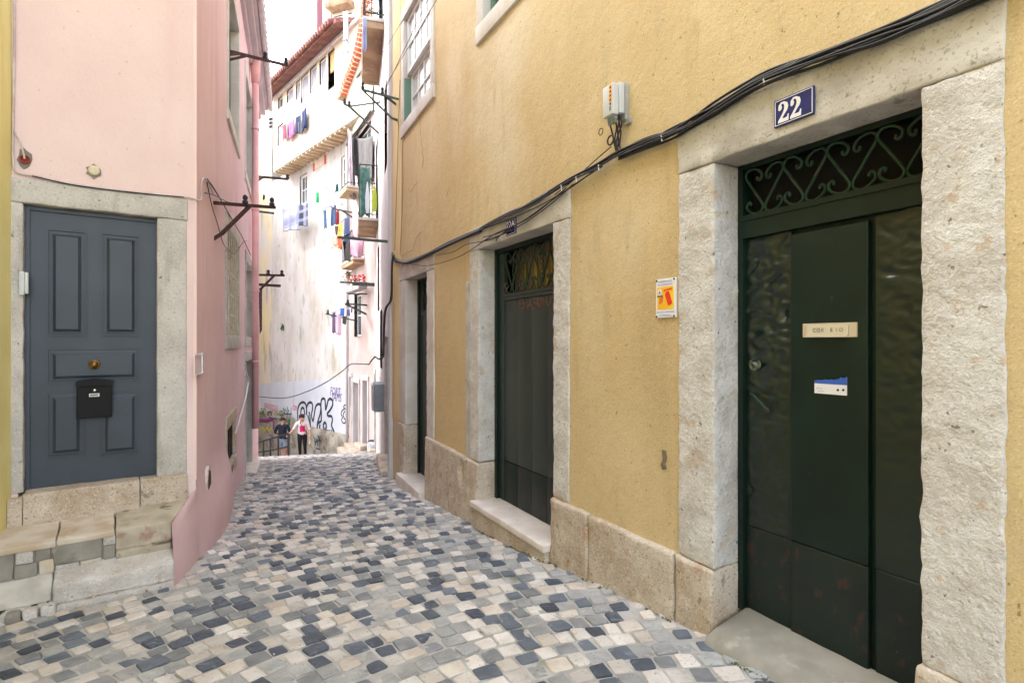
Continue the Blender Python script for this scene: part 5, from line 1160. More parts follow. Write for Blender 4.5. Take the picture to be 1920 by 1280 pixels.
for nm, x0, x1, y0, y1, c, lb, ct, kd in (('purple_dress', 624, 629, 586, 624, (104, 76, 116), 'dark purple garment at the left end of the lowest line', 'garment', 'towel'), ('lilac_trousers', 629, 635, 582, 626, (212, 198, 226), 'lilac trousers on the lowest line', 'trousers', 'trousers'),
        ('mauve_shirt', 635, 640, 588, 628, (188, 156, 176), 'mauve shirt right of the lilac trousers', 'shirt', 'towel'), ('blue_shirt', 638.5, 646, 577, 592, (48, 98, 176), 'bright blue shirt on the lowest line', 'shirt', 'towel'),
        ('black_shorts', 643, 651, 592, 607, (36, 34, 44), 'black shorts below the bright blue shirt', 'shorts', 'shorts'), ('navy_cloth', 651, 656, 580, 592, (66, 70, 112), 'small navy cloth right of the bright blue shirt', 'cloth', 'towel'), ('striped_cloth', 659, 662, 575, 586, (80, 92, 138), 'tiny blue striped cloth at the right end of the lowest line', 'cloth', 'towel')):
    hang(nm, CW, .75, x0, y0, x1, y0 - .6, y1, cloth_mat(nm, c), lb, ct, kind=kd, folds=1, amp=.02)
a = at(485.5, 545, 12.9); b = at(491.5, 541, 13.1); garment('dark_scarf', a, b, 1.0, pmat('dark_pattern', C(52, 36, 56), C(110, 66, 96), 26, V1, .9, lo=.5, hi=.6), 'dark patterned cloth hanging beside the downpipe', 'cloth', folds=1, amp=.02)
# washing lines
def wire(pts, r, mat, label, name='clothesline', cat='line', n=6):
    mb = MB(); mb.tube(spline(pts, n), r, 5); return tag(recentre(mb.build(name, mat, None, smooth=True)), label, cat)
wire([EW.W(527, 389, .45), EW.W(552, 385, .45), EW.W(578, 381, .5)], .008, 'cable', 'washing line holding the checked blanket')
wire([EW.W(604, 357, .5), EW.W(618, 348, .52), EW.W(632, 339, .58)], .008, 'cable', 'washing line holding the white shirt')
wire([CW.W(617, 425, .95), CW.W(634, 421, .95), CW.W(646, 411, .9)], .007, 'cable', 'washing line holding the orange shirt')
wire([EW.W(527, 238, .72), EW.W(552, 221, .72), EW.W(576, 200, .72)], .008, 'cable', 'washing line under the windows of the jutting floor')
wire([CW.W(623, 586, .75), CW.W(643, 578, .75), CW.W(663, 574, .75)], .007, 'cable', 'lowest washing line by the bend house')

# ------------------------------------------------------------------ number plates, sign, boxes on the yellow wall
def plate(name, fr, px0, py0, px1, py1, o, body, label, mats, h):
    s0, z1 = fr.hit(px0, py0, o); s1, z0 = fr.hit(px1, py1, o); zc = (z0 + z1) / 2
    t = thing(name, fr.P((s0 + s1) / 2, o, z0), label, 'house number')
    mb = MB(); mb.rbox(fr, s0, s1, o - .012, o, zc - h / 2, zc + h / 2, .003, 0, .1, mi=0); mb.build('plate', mats[0], t)
    mb = MB(); e = .006
    for a, b, c, d_ in ((s0 + e, s1 - e, zc + h / 2 - e - .003, zc + h / 2 - e), (s0 + e, s1 - e, zc - h / 2 + e, zc - h / 2 + e + .003), (s0 + e, s0 + e + .003, zc - h / 2 + e, zc + h / 2 - e), (s1 - e - .003, s1 - e, zc - h / 2 + e, zc + h / 2 - e)): mb.box(fr, a, b, o, o + .0012, c, d_)
    mb.build('border', mats[1], t)
    return t, s0, s1, zc
t, s0, s1, zc = plate('number_plate', YR, 1451, 190, 1526, 214, .033, '22', 'blue enamel house number plate 22 above the front green door', ('enamel_blue', 'enamel_white'), .125)
def numeral_two(fr, s, z, w, h, o, parent):   # fat serif figure two
    pts = [(.06, .70), (.10, .88), (.30, 1.0), (.58, 1.0), (.86, .90), (.94, .72), (.86, .54), (.62, .38), (.42, .22), (.40, .19), (.66, .17), (.84, .20), (.90, .32), (.98, .32), (.96, .0), (.04, .0), (.04, .10), (.24, .26), (.46, .46), (.58, .62), (.60, .78), (.52, .90), (.40, .92), (.30, .88), (.38, .78), (.34, .66), (.20, .60), (.09, .63)]
    mb = MB(); mb.poly(fr, [(s + (a - .5) * w, z + (b - .5) * h) for a, b in pts], o, o + .0015); return mb.build('numeral', 'enamel_white', parent)
w_ = s1 - s0
for k in (.25, .56): numeral_two(YR, s0 + w_ * k, zc - .002, w_ * .29, .092, .033, t)
t, s0, s1, zc = plate('number_plate', YR, 948.5, 417, 966.5, 434, .033, '22A', 'small blue enamel plate 22A above the middle green door', ('enamel_blue', 'enamel_white'), .135)
mb = MB(); text_mb(mb, YR, '22A', (s0 + s1) / 2, zc + .024, .033, height=.056, width=(s1 - s0) * .82, th=.0015); mb.build('numeral', 'enamel_white', t)
mb = MB(); text_mb(mb, YR, 'R/C Esq', (s0 + s1) / 2 - .02, zc - .032, .033, height=.024, width=(s1 - s0) * .5, th=.0015); mb.build('lettering', 'enamel_white', t)
# emergency sign
s0, z1 = YR.hit(1229, 527, .02); s1, z0 = YR.hit(1266, 594, .02); o = .018; zc = (z0 + z1) / 2 + .003; hh = (z1 - z0) / 2 + .004; w_ = s1 - s0; sm_ = (s0 + s1) / 2
t = thing('emergency_sign', YR.P(sm_, 0, zc - hh), 'white and yellow emergency notice with red extinguisher on the yellow wall', 'sign')
mb = MB(); mb.rbox(YR, s0, s1, 0, o, zc - hh, zc + hh, .003, 0, .1); mb.build('panel', 'enamel_white', t)
mb = MB(); mb.rbox(YR, s0 + w_ * .08, s1 - w_ * .08, o - .004, o + .001, zc - hh * .58, zc + hh * .60, .006, 0, .1); mb.build('yellow_field', 'sign_yellow', t)
mb = MB()
for body, v, ww in (('PLANEAMENTO LOCAL', .86, .66), ('DE EMERGÊNCIA', .71, .72), ('ESTE LOCAL COMUNITÁRIO', -.70, .88), ('DE EMERGÊNCIA', -.87, .6)): text_mb(mb, YR, body, sm_, zc + hh * v, o, height=hh * .10, width=w_ * ww, th=.0012)
mb.build('lettering', 'sign_blue', t)
U = lambda a, b: (s0 + w_ * a, zc + hh * b)
mb = MB(); mb.poly(YR, [U(.56, -.02), U(.66, .36), U(.60, .38), U(.53, .28), U(.50, .14), U(.66, -.40), U(.86, -.30), U(.72, .24), U(.66, .36)][3:], o + .001, o + .003)
mb.build('extinguisher_picture', 'sign_red', t)
mb = MB(); mb.poly(YR, [U(.42, .34), U(.44, .42), U(.60, .46), U(.84, .50), U(.82, .42), U(.62, .40)][::-1], o + .001, o + .003); mb.build('nozzle_picture', 'sign_red', t)
mb = MB(); mb.poly(YR, [U(.20, -.30), U(.20, .02), U(.40, .08), U(.36, -.2)][::-1], o + .001, o + .003); mb.build('flame_picture', pmat('sign_red_pale', C(222, 96, 70), C(216, 120, 60), 30, V1, .5), t)
mb = MB(); c_ = U(.23, .32); mb.poly(YR, [(c_[0] + w_ * .09 * math.cos(q * .4488), c_[1] + w_ * .12 * math.sin(q * .4488)) for q in range(14)], o + .001, o + .003, 0); mb.poly(YR, [(c_[0] - .008, c_[1] - .008), (c_[0] + .008, c_[1] - .008), (c_[0], c_[1] + .010)], o + .003, o + .0042, 1); mb.box(YR, s0 + w_ * .10, s0 + w_ * .38, o + .001, o + .003, zc + hh * .08, zc + hh * .14, 2); mb.build('emblem', ['enamel_white', 'sign_blue', 'ink'], t)
for a, b in ((.06, .93), (.94, .93), (.06, -.93), (.94, -.93)): mb = MB(); q = U(a, b); mb.lathe(YR.P(q[0], o - .001, q[1]), (YR.n.x, YR.n.y, 0), [(.006, 0), (.006, .004), (.002, .006)], 8); mb.build('screw', 'ink', t)
# junction box
js0, jz1 = YR.hit(1135, 166, .1); js1, jz0 = YR.hit(1153, 212, .1)
t = thing('junction_box', YR.P(js0, 0, jz0), 'grey plastic cable junction box with orange label high on the yellow wall', 'junction box')
mb = MB(); mb.rbox(YR, js0 + .004, js1 + .012, .03, .072, jz0 + .006, jz1 + .006, .006, 0, .1); mb.build('case', 'plastic_grey', t, smooth=True)
mb = MB(); mb.rbox(YR, js0 - .005, js1 + .004, .074, .118, jz0 - .006, jz1 - .004, .006, 0, .1); mb.build('lid', 'plastic_grey', t, smooth=True)
mb = MB(); mb.box(YR, js1 - .034, js1 - .010, .1185, .1195, jz0 + .07, jz1 - .012, 0)
for k, chx in enumerate('VODAF'): pass
mb.build('orange_label', 'orange', t)
mb = MB()
for k in range(5): mb.box(YR, js1 - .029, js1 - .015, .1196, .1203, jz1 - .035 - .026 * k, jz1 - .022 - .026 * k)
mb.build('label_print', 'ink', t)
mb = MB(); mb.box(YR, js1 - .034, js1 - .016, .118, .1192, jz0 + .02, jz0 + .05); mb.build('maker_mark', pmat('grey_ink', C(130, 130, 132)), t)
mb = MB(); mb.box(YR, js1 - .03, js1 + .016, 0, .03, jz0 - .03, jz1 + .01); mb.box(YR, js1 + .0, js1 + .045, .0, .02, jz0 - .06, jz0 - .025); mb.build('bracket', pmat('galvanised', C(190, 190, 188), C(170, 170, 168), 12, V1, .45, metallic=.4), t)
for k in range(3): mb = MB(); mb.lathe(YR.P(js0 + .015 + .026 * k, .075, jz0 - .045), (0, 0, 1), [(.012, 0), (.012, .02), (.017, .02), (.017, .045)], 10); mb.build('cable_gland', 'plastic_dgrey' if k != 1 else pmat('green_gland', C(150, 170, 140)), t, smooth=True)

# ------------------------------------------------------------------ cables
def cable(parent, fr, pts, r=.006, o=.03, mat='cable', n=5, jit=0.0, name='cable'):
    ps_ = [fr.W(p[0], p[1], (p[2] if len(p) > 2 else o)) + Vector((0, 0, rnd.uniform(-jit, jit))) for p in pts]
    mb = MB(); mb.tube(spline(ps_, n), r, 6); return mb.build(name, mat, parent, smooth=True)
cbn = thing('cable_bundle', YR.W(1160, 290, .03), 'bundle of black cables sagging across the yellow wall above the doors', 'cables')
RUN = [(900, 432), (950, 408), (1000, 384), (1060, 347), (1110, 320), (1160, 292), (1210, 271), (1260, 250), (1300, 229), (1340, 204), (1400, 168), (1450, 143), (1540, 108), (1640, 75), (1740, 34), (1840, -12), (1960, -70)]
for k in range(11):
    oo = .026 + .011 * (k % 4); dz = (k // 3) * 4.6 - 7 + rnd.uniform(-1.5, 1.5); r_ = rnd.uniform(.0045, .0085)
    st = 0 if k < 5 else 5
    pts = []
    for i, (x, y) in enumerate(RUN[st:]):
        g = 1.0 + (x - 900) / 500.0; pts.append((x, y + dz * g * .62 + rnd.uniform(-2.2, 2.2) * g, oo + rnd.uniform(0, .006)))
    cable(cbn, YR, pts, r_)
FAR = [(735, 476), (741, 487), (757, 492), (770, 490), (800, 478), (840, 458), (880, 440)]
for k in range(5):
    oo = .03 + .01 * (k % 3)
    ps_ = [YF.W(x, y + (k - 2) * 1.4 + rnd.uniform(-.8, .8), oo) for x, y in FAR] + [YR.W(902, 431 + (k - 2) * 1.4, oo)]
    mb = MB(); mb.tube(spline(ps_, 5), rnd.uniform(.007, .011), 6); mb.build('cable', 'cable', cbn, smooth=True)
for pts in ([(902, 430), (925, 422), (958, 410), (990, 396), (1030, 376), (1090, 338), (1160, 280), (1140, 292)][:7], [(905, 445), (935, 437), (975, 418), (1010, 396), (1062, 352)], [(905, 452), (940, 440), (980, 420), (1030, 385), (1075, 345)], [(930, 452), (933, 446), (950, 432), (990, 408), (1040, 372), (1072, 349), (1130, 312)]): cable(cbn, YR, pts, .0045, .045)
cable(cbn, YR, [(1146, 275), (1110, 306), (1075, 338), (1040, 365)], .004, .05)
cable(cbn, YR, [(1256, 247), (1275, 232), (1300, 224), (1330, 209)], .004, .04); cable(cbn, YR, [(1475, 130), (1500, 112), (1540, 100), (1590, 92)], .004, .05)
cable(cbn, YR, [(998, 378), (1006, 374), (1020, 366), (1030, 360)], .016, .035, pmat('grey_splice', C(110, 112, 118), C(84, 86, 92), 20, V1, .4), name='splice')
for pts in ([(820, 478), (850, 472), (875, 458)], [(758, 493), (800, 498), (850, 485), (880, 470)]): 
    ps_ = [YF.W(x, y, .05) for x, y in pts]; mb = MB(); mb.tube(spline(ps_ + [YR.W(925, 448 if len(pts) == 3 else 440, .05), YR.W(962, 424, .05)], 5), .0045, 5); mb.build('cable', 'cable', cbn, smooth=True)
for x, y in ((1052, 352), (1080, 336), (1122, 314), (1240, 259), (1432, 153)):
    mb = MB(); mb.tube([YR.W(x, y - 5, .025), YR.W(x, y - 5, .065), YR.W(x + 1, y + 5, .065), YR.W(x + 1, y + 5, .025)], .004, 5); mb.build('cable_clip', 'plastic_grey', cbn)
# drops from the box
for pts in ([(1143, 215, .09), (1143, 230, .06), (1148, 250, .04), (1152, 270, .04), (1157, 290, .03)], [(1153, 222, .08), (1156, 240, .05), (1153, 262, .05), (1160, 288, .04)], [(1161, 215, .05), (1166, 232, .05), (1160, 250, .04), (1156, 270, .05), (1164, 292, .03)], [(1163, 216, .06), (1158, 245, .06), (1160, 268, .04), (1154, 296, .03)], [(1158, 216, .05), (1164, 248, .04), (1162, 275, .04), (1172, 290, .03)]): cable(cbn, YR, pts, .0055)
mb = MB(); ring_tube(mb, YR, YR.s(1155), .045, YR.z(1155, 258, .045), .03, .006, 's', 12); mb.build('cable_tie', 'cable', cbn); mb = MB(); ring_tube(mb, YR, YR.s(1140), .06, YR.z(1140, 240, .06), .022, .003, 's', 12); mb.build('cable_loop', 'cable', cbn)
dc = thing('cable_drop', YF.W(735, 700, .05), 'black cables running down the white house beside the yellow corner', 'cables')
for k in range(3):
    ps_ = [YF.W(737 + k, 478, .06), YF.W(734 + k * .8, 500, .08), YF.W(733.5 + k * .8, 545, .08), YF.W(731 + k, 565, .09), YF.W(723 + k, 577, .12), YF.W(719.5 + k, 600, .13), YF.W(718.5 + k * .8, 650, .13), YF.W(717 + k, 668, .14), YF.W(709 + k, 673, .17)] + [at(703 + k, 668 + k, 10.4), at(697, 676 - k, 11.2), at(692, 683, 12.5)]
    mb = MB(); mb.tube(spline(ps_, 4), .011, 6); mb.build('cable', 'cable', dc, smooth=True)
wire([at(692, 683, 12.5), at(675, 682, 14.5), at(657, 683, 16.5), at(640, 697, 17.5), at(612, 716, 18.5), at(580, 732, 19.5), at(545, 744, 21), at(520, 746, 22.5), at(484, 743, 24)], .016, 'cable', 'cable sagging across the painted wall above the graffiti', 'overhead_cable', 'cable')
for (x0, y0, x1, y1, lb) in ((700, 215, 830, -60, 'upper overhead wire slanting up from the white house'), (712, 110, 800, -40, 'steep thin overhead wire beside the yellow house window'), (716, 172, 860, -70, 'thin overhead wire passing the yellow house window')):
    wire([at(x0, y0, 9.0), at((x0 + x1) / 2, (y0 + y1) / 2 + 1, 7), at(x1, y1, 5.2)], .004, 'cable', lb, 'overhead_wire', 'wire')
for (x, y0, y1, lb) in ((742, 150, 470, 'thin wire running down the pale strip of the yellow house'), (752, 262, 478, 'second thin wire running down beside the yellow house window')):
    wire([YF.W(x + 8 if y0 == 150 else x + 3, y0, .03), YF.W(x + 3, (y0 + y1) / 2, .03), YF.W(x - 2, y1, .03)], .004, 'cable', lb, 'wall_wire', 'wire')
# cables on the pink house
pc = thing('pink_wall_cable', PF.W(200, 350, .03), 'pale cable clipped along the lintel of the blue door', 'cable')
cable(pc, PF, [(26, -20, .02), (27, 60, .02), (25, 200, .02), (24, 290, .02), (28, 318, .02), (40, 326, .02), (70, 331, .02), (110, 341, .02), (170, 350, .02), (250, 360, .02), (330, 368, .02), (352, 370, .02)], .008, mat='cable_pale')
cable(pc, PF, [(352, 370, .02), (362, 372, .02), (369, 375, .02)], .008, mat='cable_pale')
cable(pc, PS, [(371, 376, .012), (377, 374, .02), (377, 350, .02), (379, 338, .02), (384, 334, .02), (390, 342, .02), (400, 362, .02)], .008, mat='cable_pale'); 
cable(pc, PF, [(60, 330, .03), (150, 349, .03), (260, 362, .03), (345, 370, .03)], .005)
pk = thing('pink_side_wire', PS.W(430, 400, .03), 'black wire looping down the side of the pink house past its windows', 'wire')
cable(pk, PS, [(388, 336, .02), (400, 352, .03), (420, 385, .03), (440, 420, .03), (455, 446, .03), (470, 478, .03)], .008); cable(pk, PS, [(384, 362, .02), (402, 366, .04), (425, 378, .05), (446, 384, .05)], .006); cable(pk, PS, [(388, 342, .02), (397, 385, .02), (408, 420, .02), (418, 455, .03), (430, 470, .03), (440, 476, .03), (455, 455, .03), (462, 452, .03)], .005)
wc = thing('white_side_cable', PS.W(455, 720, .03), 'white cable looping beside the dark side doorway of the pink house', 'cable')
cable(wc, PS, [(458, 690, .04), (463, 700, .05), (466, 715, .05), (462, 740, .05), (455, 765, .04), (447, 795, .03), (441, 812, .02)], .010, mat='cable_white'); cable(wc, PS, [(459, 700, .04), (464, 720, .05), (457, 760, .04), (445, 800, .03)], .008, mat='cable_white')
# pipe stub, round cap, meter frame, intercom, letter box
t = thing('red_pipe_stub', PF.W(47, 300), 'short red pipe end with cable poking from the pink wall', 'pipe'); nn = (PF.n.x, PF.n.y, 0)
mb = MB(); mb.poly(PF, [(PF.s(47) + .042 * math.cos(k * .57) * (1 + .18 * math.sin(k * 2.3)), PF.z(47, 298) + .075 * math.sin(k * .57) * (1 + .15 * math.cos(k * 1.7))) for k in range(11)], -.01, .010); mb.build('mortar_patch', 'cement', t)
mb = MB(); mb.lathe(PF.W(47, 300, .0), nn, [(.032, 0), (.032, .03), (.024, .03), (.024, .012), (.001, .012)], 18); mb.build('pipe', 'red_plastic', t, smooth=True)
mb = MB(); mb.tube(spline([PF.W(27, 247, .03), PF.W(36, 262, .03), PF.W(43, 284, .04), PF.W(46, 298, .03)], 5), .007, 6); mb.build('cable', 'cable_pale', t, smooth=True)
t = thing('round_wall_cap', PF.W(176, 320), 'small round cream cap set in the pink wall above the blue door', 'cap')
mb = MB(); mb.poly(PF, [(PF.s(176) + .048 * math.cos(k * .524) * (1 + .2 * math.sin(k * 2.9)), PF.z(176, 322) + .052 * math.sin(k * .524) * (1 + .2 * math.cos(k * 2.1))) for k in range(12)], -.01, .010); mb.build('mortar_patch', 'cement', t)
mb = MB(); mb.lathe(PF.W(176, 320, .008), nn, [(.038, 0), (.038, .008), (.030, .013), (.002, .014)], 20); mb.build('cap_disc', pmat('cream_cap', C(220, 210, 180), C(206, 194, 164), 20, V1, .7), t, smooth=True)
s0, z1 = PF.hit(141, 713, .08); s1, z0 = PF.hit(212, 782, .08); o = od + .02
t = thing('letter_box', PF.P(s0, o, z0), 'black metal letter box with arched lid on the blue door', 'letter box'); zm = z1 - .05
mb = MB(); mb.rbox(PF, s0 + .006, s1 - .006, o, o + .085, z0, zm, .004, 0, .2); mb.build('box', 'black_metal', t, smooth=False)
ar = [(s0, zm)] + [(s0 + (s1 - s0) * k / 10, zm + .035 + .016 * math.sin(math.pi * k / 10)) for k in range(11)] + [(s1, zm)]
mb = MB(); mb.poly(PF, ar[::-1], o, o + .098); mb.build('lid', 'black_metal', t)
mb = MB(); mb.lathe(PF.P((s0 + s1) / 2, o + .085, zm - .035), nn, [(.012, 0), (.012, .006), (.006, .009)], 14); mb.build('lock', 'chrome', t, smooth=True)
mb = MB(); mb.box(PF, (s0 + s1) / 2 - .035, (s0 + s1) / 2 + .03, o + .086, o + .088, zm - .085, zm - .060, 0); mb.box(PF, (s0 + s1) / 2 - .028, (s0 + s1) / 2 + .022, o + .088, o + .089, zm - .079, zm - .066, 1); mb.build('name_label', ['white', pmat('print_grey', C(120, 120, 124))], t)
s0, z1 = PF.hit(36, 509, .03); s1, z0 = PF.hit(54, 554, .03)
t = thing('intercom', PF.P(s0, 0, z0), 'white plastic intercom handset unit beside the blue door', 'intercom')
mb = MB(); mb.rbox(PF, s0, s0 + (s1 - s0) * .6, .012, .05, z0, z1, .006, 0, .1); mb.build('body', 'plastic_grey', t, smooth=True)
mb = MB(); mb.rbox(PF, s0 + (s1 - s0) * .62, s1, .02, .062, z0 + .01, z1 - .004, .012, 0, .1); mb.build('cover', pmat('pale_cover', C(214, 222, 222), C(200, 208, 208), 9, V1, .3), t, smooth=True)
t = thing('meter_holder', PS.W(374, 680), 'small clear plastic holder screwed to the pink side wall', 'holder'); s0, z1 = PS.hit(367.5, 663, .02); s1, z0 = PS.hit(380.5, 700, .02)
mb = MB(); mb.box(PS, s0, s1, .004, .012, z0, z1); mb.build('back', pmat('pale_pink_plastic', C(232, 212, 214)), t)
mb = MB(); 
for z in (z0 + .01, z1 - .01): mb.tube([PS.P(s0 - .01, .02, z), PS.P(s1 + .01, .02, z)], .006, 6)
mb.tube([PS.P(s1 - .05, .02, z0), PS.P(s1 - .05, .02, z1)], .006, 6); mb.build('frame', 'chrome', t)
# meter box on the white house, bag by the step
t = thing('meter_box', BW.W(716, 770), 'grey electricity meter box on the white house wall', 'meter box')
a_ = BW.s(723.5); bxz0 = -(772 - CY) / F * 10.5; bxz1 = -(720 - CY) / F * 10.5
mb = MB(); mb.rbox(BW, a_ - .75, a_ + .0, .0, .22, bxz0, bxz1, .02, 0, .2); mb.build('case', 'plastic_dgrey', t, smooth=True)
mb = MB(); mb.rbox(BW, a_ - .73, a_ - .02, .22, .25, bxz0 + .02, bxz1 - .02, .015, 0, .2); mb.build('door', 'plastic_grey', t, smooth=True)
mb = MB(); p = at(698, 848, 16.0); p.z = zg(p.x, p.y); fb = Frame((p.x, p.y), (1, 0)); mb.rbox(fb, -.13, .13, -.1, .1, p.z, p.z + .34, .08, .03, .06, 6)
tag(recentre(mb.build('rubbish_bag', pmat('dark_blue_bag', C(44, 48, 66), C(30, 32, 44), 12, V1, .4), None, smooth=True)), 'dark blue bag standing by the far house steps', 'bag')
mb = MB(); p = at(697, 866, 15.2); p.z = zg(p.x, p.y); fb = Frame((p.x, p.y), (1, 0)); mb.rbox(fb, -.12, .12, -.1, .1, p.z, p.z + .30, .09, .03, .06, 6)
tag(recentre(mb.build('rubbish_bag', pmat('white_bag', C(220, 222, 228), C(200, 204, 212), 12, V1, .5), None, smooth=True)), 'white plastic bag in front of the dark blue bag', 'bag')
# flower box
t = thing('flower_box', CW.P(1.6, .3, 1.5), 'grey flower box with red blossoms under the iron balcony', 'flower box')
a, b = CW.s(654, .3), CW.s(679, .3); z = CW.z(666, 546, .3)
mb = MB(); mb.rbox(CW, a, b, .15, .40, z, z + .22, .02, .005, .15); mb.build('trough', 'corrugated', t, smooth=True)
def leaves(name, centre, rad, n, size, mat, parent, seed=1):
    rr = random.Random(seed); mb = MB()
    for _ in range(n):
        d = Vector((rr.gauss(0, 1), rr.gauss(0, 1), rr.gauss(0, 1))).normalized() * rr.random() ** .5
        p = Vector(centre) + Vector((d.x * rad[0], d.y * rad[1], d.z * rad[2])); x = Vector((rr.gauss(0, 1), rr.gauss(0, 1), rr.gauss(0, .6))).normalized(); y = x.orthogonal().normalized(); y.rotate(Matrix.Rotation(rr.random() * 6.28, 3, x)); s = size * rr.uniform(.6, 1.3)
        mb.add([p - x * s, p + y * s * .45, p + x * s, p - y * s * .45 + x.cross(y) * s * .2], [(0, 1, 2, 3)])
    return mb.build(name, mat, parent, recalc=False)
LEAF = pmat('leaf_green', C(92, 122, 62), C(64, 94, 46), 12, V1, .7)
cc = CW.P((a + b) / 2, .28, z + .3)
leaves('foliage', cc, (.5, .3, .12), 60, .05, LEAF, t, 3); leaves('blossom', cc + Vector((.05, 0, .1)), (.5, .3, .12), 70, .05, flat('red_petals', C(206, 56, 70), .7), t, 4)
for i, (x, y, fr, o, r_, lb) in enumerate(((530, 613, EW, .05, .16, 'small green weed growing high on the stained wall'), (654, 518, CW, .2, .2, 'weed growing under the iron balcony of the bend house'), (492, 774, EW, .15, .28, 'weed on the rubble foot beside the downpipe'), (528, 778, EW, .15, .32, 'weed clump above the man in dark shirt'), (542, 790, EW, .15, .22, 'thin weed between the two people on the rubble foot'))):
    p = fr.W(x, y, o); t = thing('wall_weed', p, lb, 'weed', 'weeds on the walls'); leaves('foliage', p, (r_ * .7, r_ * .5, r_), 46, .06, LEAF, t, 10 + i); mb = MB(); mb.tube([p - Vector((0, 0, r_)), p + Vector((.02, 0, r_ * .6))], .008, 4); mb.build('stem', LEAF, t)

# ------------------------------------------------------------------ railing at the end of the lane
rl = thing('hand_railing', at(520, 862, 19.3), 'dark green iron handrail at the top of the steps', 'railing')
def gz(p): return zg(p.x, p.y)
tops = [(541, 812.5, 19.4), (522, 818, 19.3), (507, 822, 19.2), (494, 826, 19.1), (476, 829, 19.0), (455, 834, 18.9)]
lows = [(541, 836.5, 19.4), (522, 841, 19.3), (507, 844, 19.2), (494, 846, 19.1), (476, 848, 19.0), (455, 851, 18.9)]
mb = MB(); mb.tube([at(*p) for p in tops], .032, 8); mb.build('top_rail', 'rail_iron', rl, smooth=True)
mb = MB(); mb.tube([at(*p) for p in lows], .024, 8); mb.build('middle_rail', 'rail_iron', rl, smooth=True)
for p in tops[:5]: q = at(*p); mb = MB(); mb.bar(q - Vector((0, 0, .0)), Vector((q.x, q.y, gz(q) - .1)), .055 if p[0] == 541 else .045); mb.build('post', 'rail_iron', rl)

# ------------------------------------------------------------------ people
def person(label, loc, face, J, E, mats, order, extra):
    """one continuous skinned body; J joint -> (pos, radius), E (a, b, material key)"""
    names = list(J); me = bpy.data.meshes.new('person'); me.from_pydata([J[k][0] for k in names], [(names.index(a), names.index(b)) for a, b, _ in E], [])
    ob = bpy.data.objects.new('person_rig', me); COL.objects.link(ob); ob.modifiers.new('skin', 'SKIN'); sub = ob.modifiers.new('sub', 'SUBSURF'); sub.levels = 2; sub.render_levels = 2
    for i, k in enumerate(names):
        r_ = J[k][1]; me.skin_vertices[0].data[i].radius = r_ if isinstance(r_, tuple) else (r_, r_); me.skin_vertices[0].data[i].use_root = (k == 'pelvis')
    dg = bpy.context.evaluated_depsgraph_get(); m2 = bpy.data.meshes.new_from_object(ob.evaluated_get(dg)); m2.name = 'person'
    bpy.data.objects.remove(ob)
    m2.materials.clear()
    for k in order: m2.materials.append(mats[k])
    segs = [(Vector(J[a][0]), Vector(J[b][0]), k) for a, b, k in E]
    for p in m2.polygons:
        c = p.center; best = 9; bk = order[0]
        for a, b, k in segs:
            t = max(0, min(1, (c - a).dot(b - a) / max(1e-9, (b - a).length_squared))); d_ = (c - (a + (b - a) * t)).length
            if d_ < best: best = d_; bk = k
        p.material_index = order.index(bk); p.use_smooth = True
    o = bpy.data.objects.new('person', m2); COL.objects.link(o); o.location = loc; o.rotation_euler = (0, 0, face)
    tag(o, label, 'person')
    for nm, mb, mt in extra:
        c = mb.build(nm, mt, None, smooth=True); c.parent = o
    return o
def fingers(J, E, hand, dirv, side, key='skin'):
    h = Vector(J[hand][0]); d = Vector(dirv).normalized(); sd = Vector(side).normalized()
    for k, (off, ln) in enumerate(((-.03, .07), (-.01, .085), (.01, .08), (.03, .065))):
        a = '%s_f%d' % (hand, k); J[a] = (tuple(h + d * .05 + sd * off), .011); J[a + 't'] = (tuple(h + d * (.05 + ln) + sd * off * 1.1 + Vector((0, -.015, -.01))), .009); E += [(hand, a, key), (a, a + 't', key)]
    a = hand + '_th'; J[a] = (tuple(h + sd * -.045 + d * .02 + Vector((0, -.02, 0))), .012); J[a + 't'] = (tuple(h + sd * -.06 + d * .06 + Vector((0, -.03, 0))), .010); E += [(hand, a, key), (a, a + 't', key)]
SKIN = pmat('skin', C(206, 160, 134), C(196, 148, 122), 9, V1, .6); SKIN2 = pmat('skin_tan', C(190, 138, 112), C(178, 126, 100), 9, V1, .6)
def ellip(mb, c, r, n=12, m=8, zmin=-1.0, jit=0.0, sd=3):
    rr = random.Random(sd); vs = []; fs = []
    for j in range(m + 1):
        ph_ = math.pi * j / m; zz = max(zmin, math.cos(ph_))
        for i in range(n): th_ = 2 * math.pi * i / n; k = 1 + rr.uniform(-jit, jit); vs.append((c[0] + r[0] * math.sin(ph_) * math.cos(th_) * k, c[1] + r[1] * math.sin(ph_) * math.sin(th_) * k, c[2] + r[2] * zz * k))
    for j in range(m):
        for i in range(n): fs.append((j * n + i, j * n + (i + 1) % n, (j + 1) * n + (i + 1) % n, (j + 1) * n + i))
    mb.add(vs, fs)
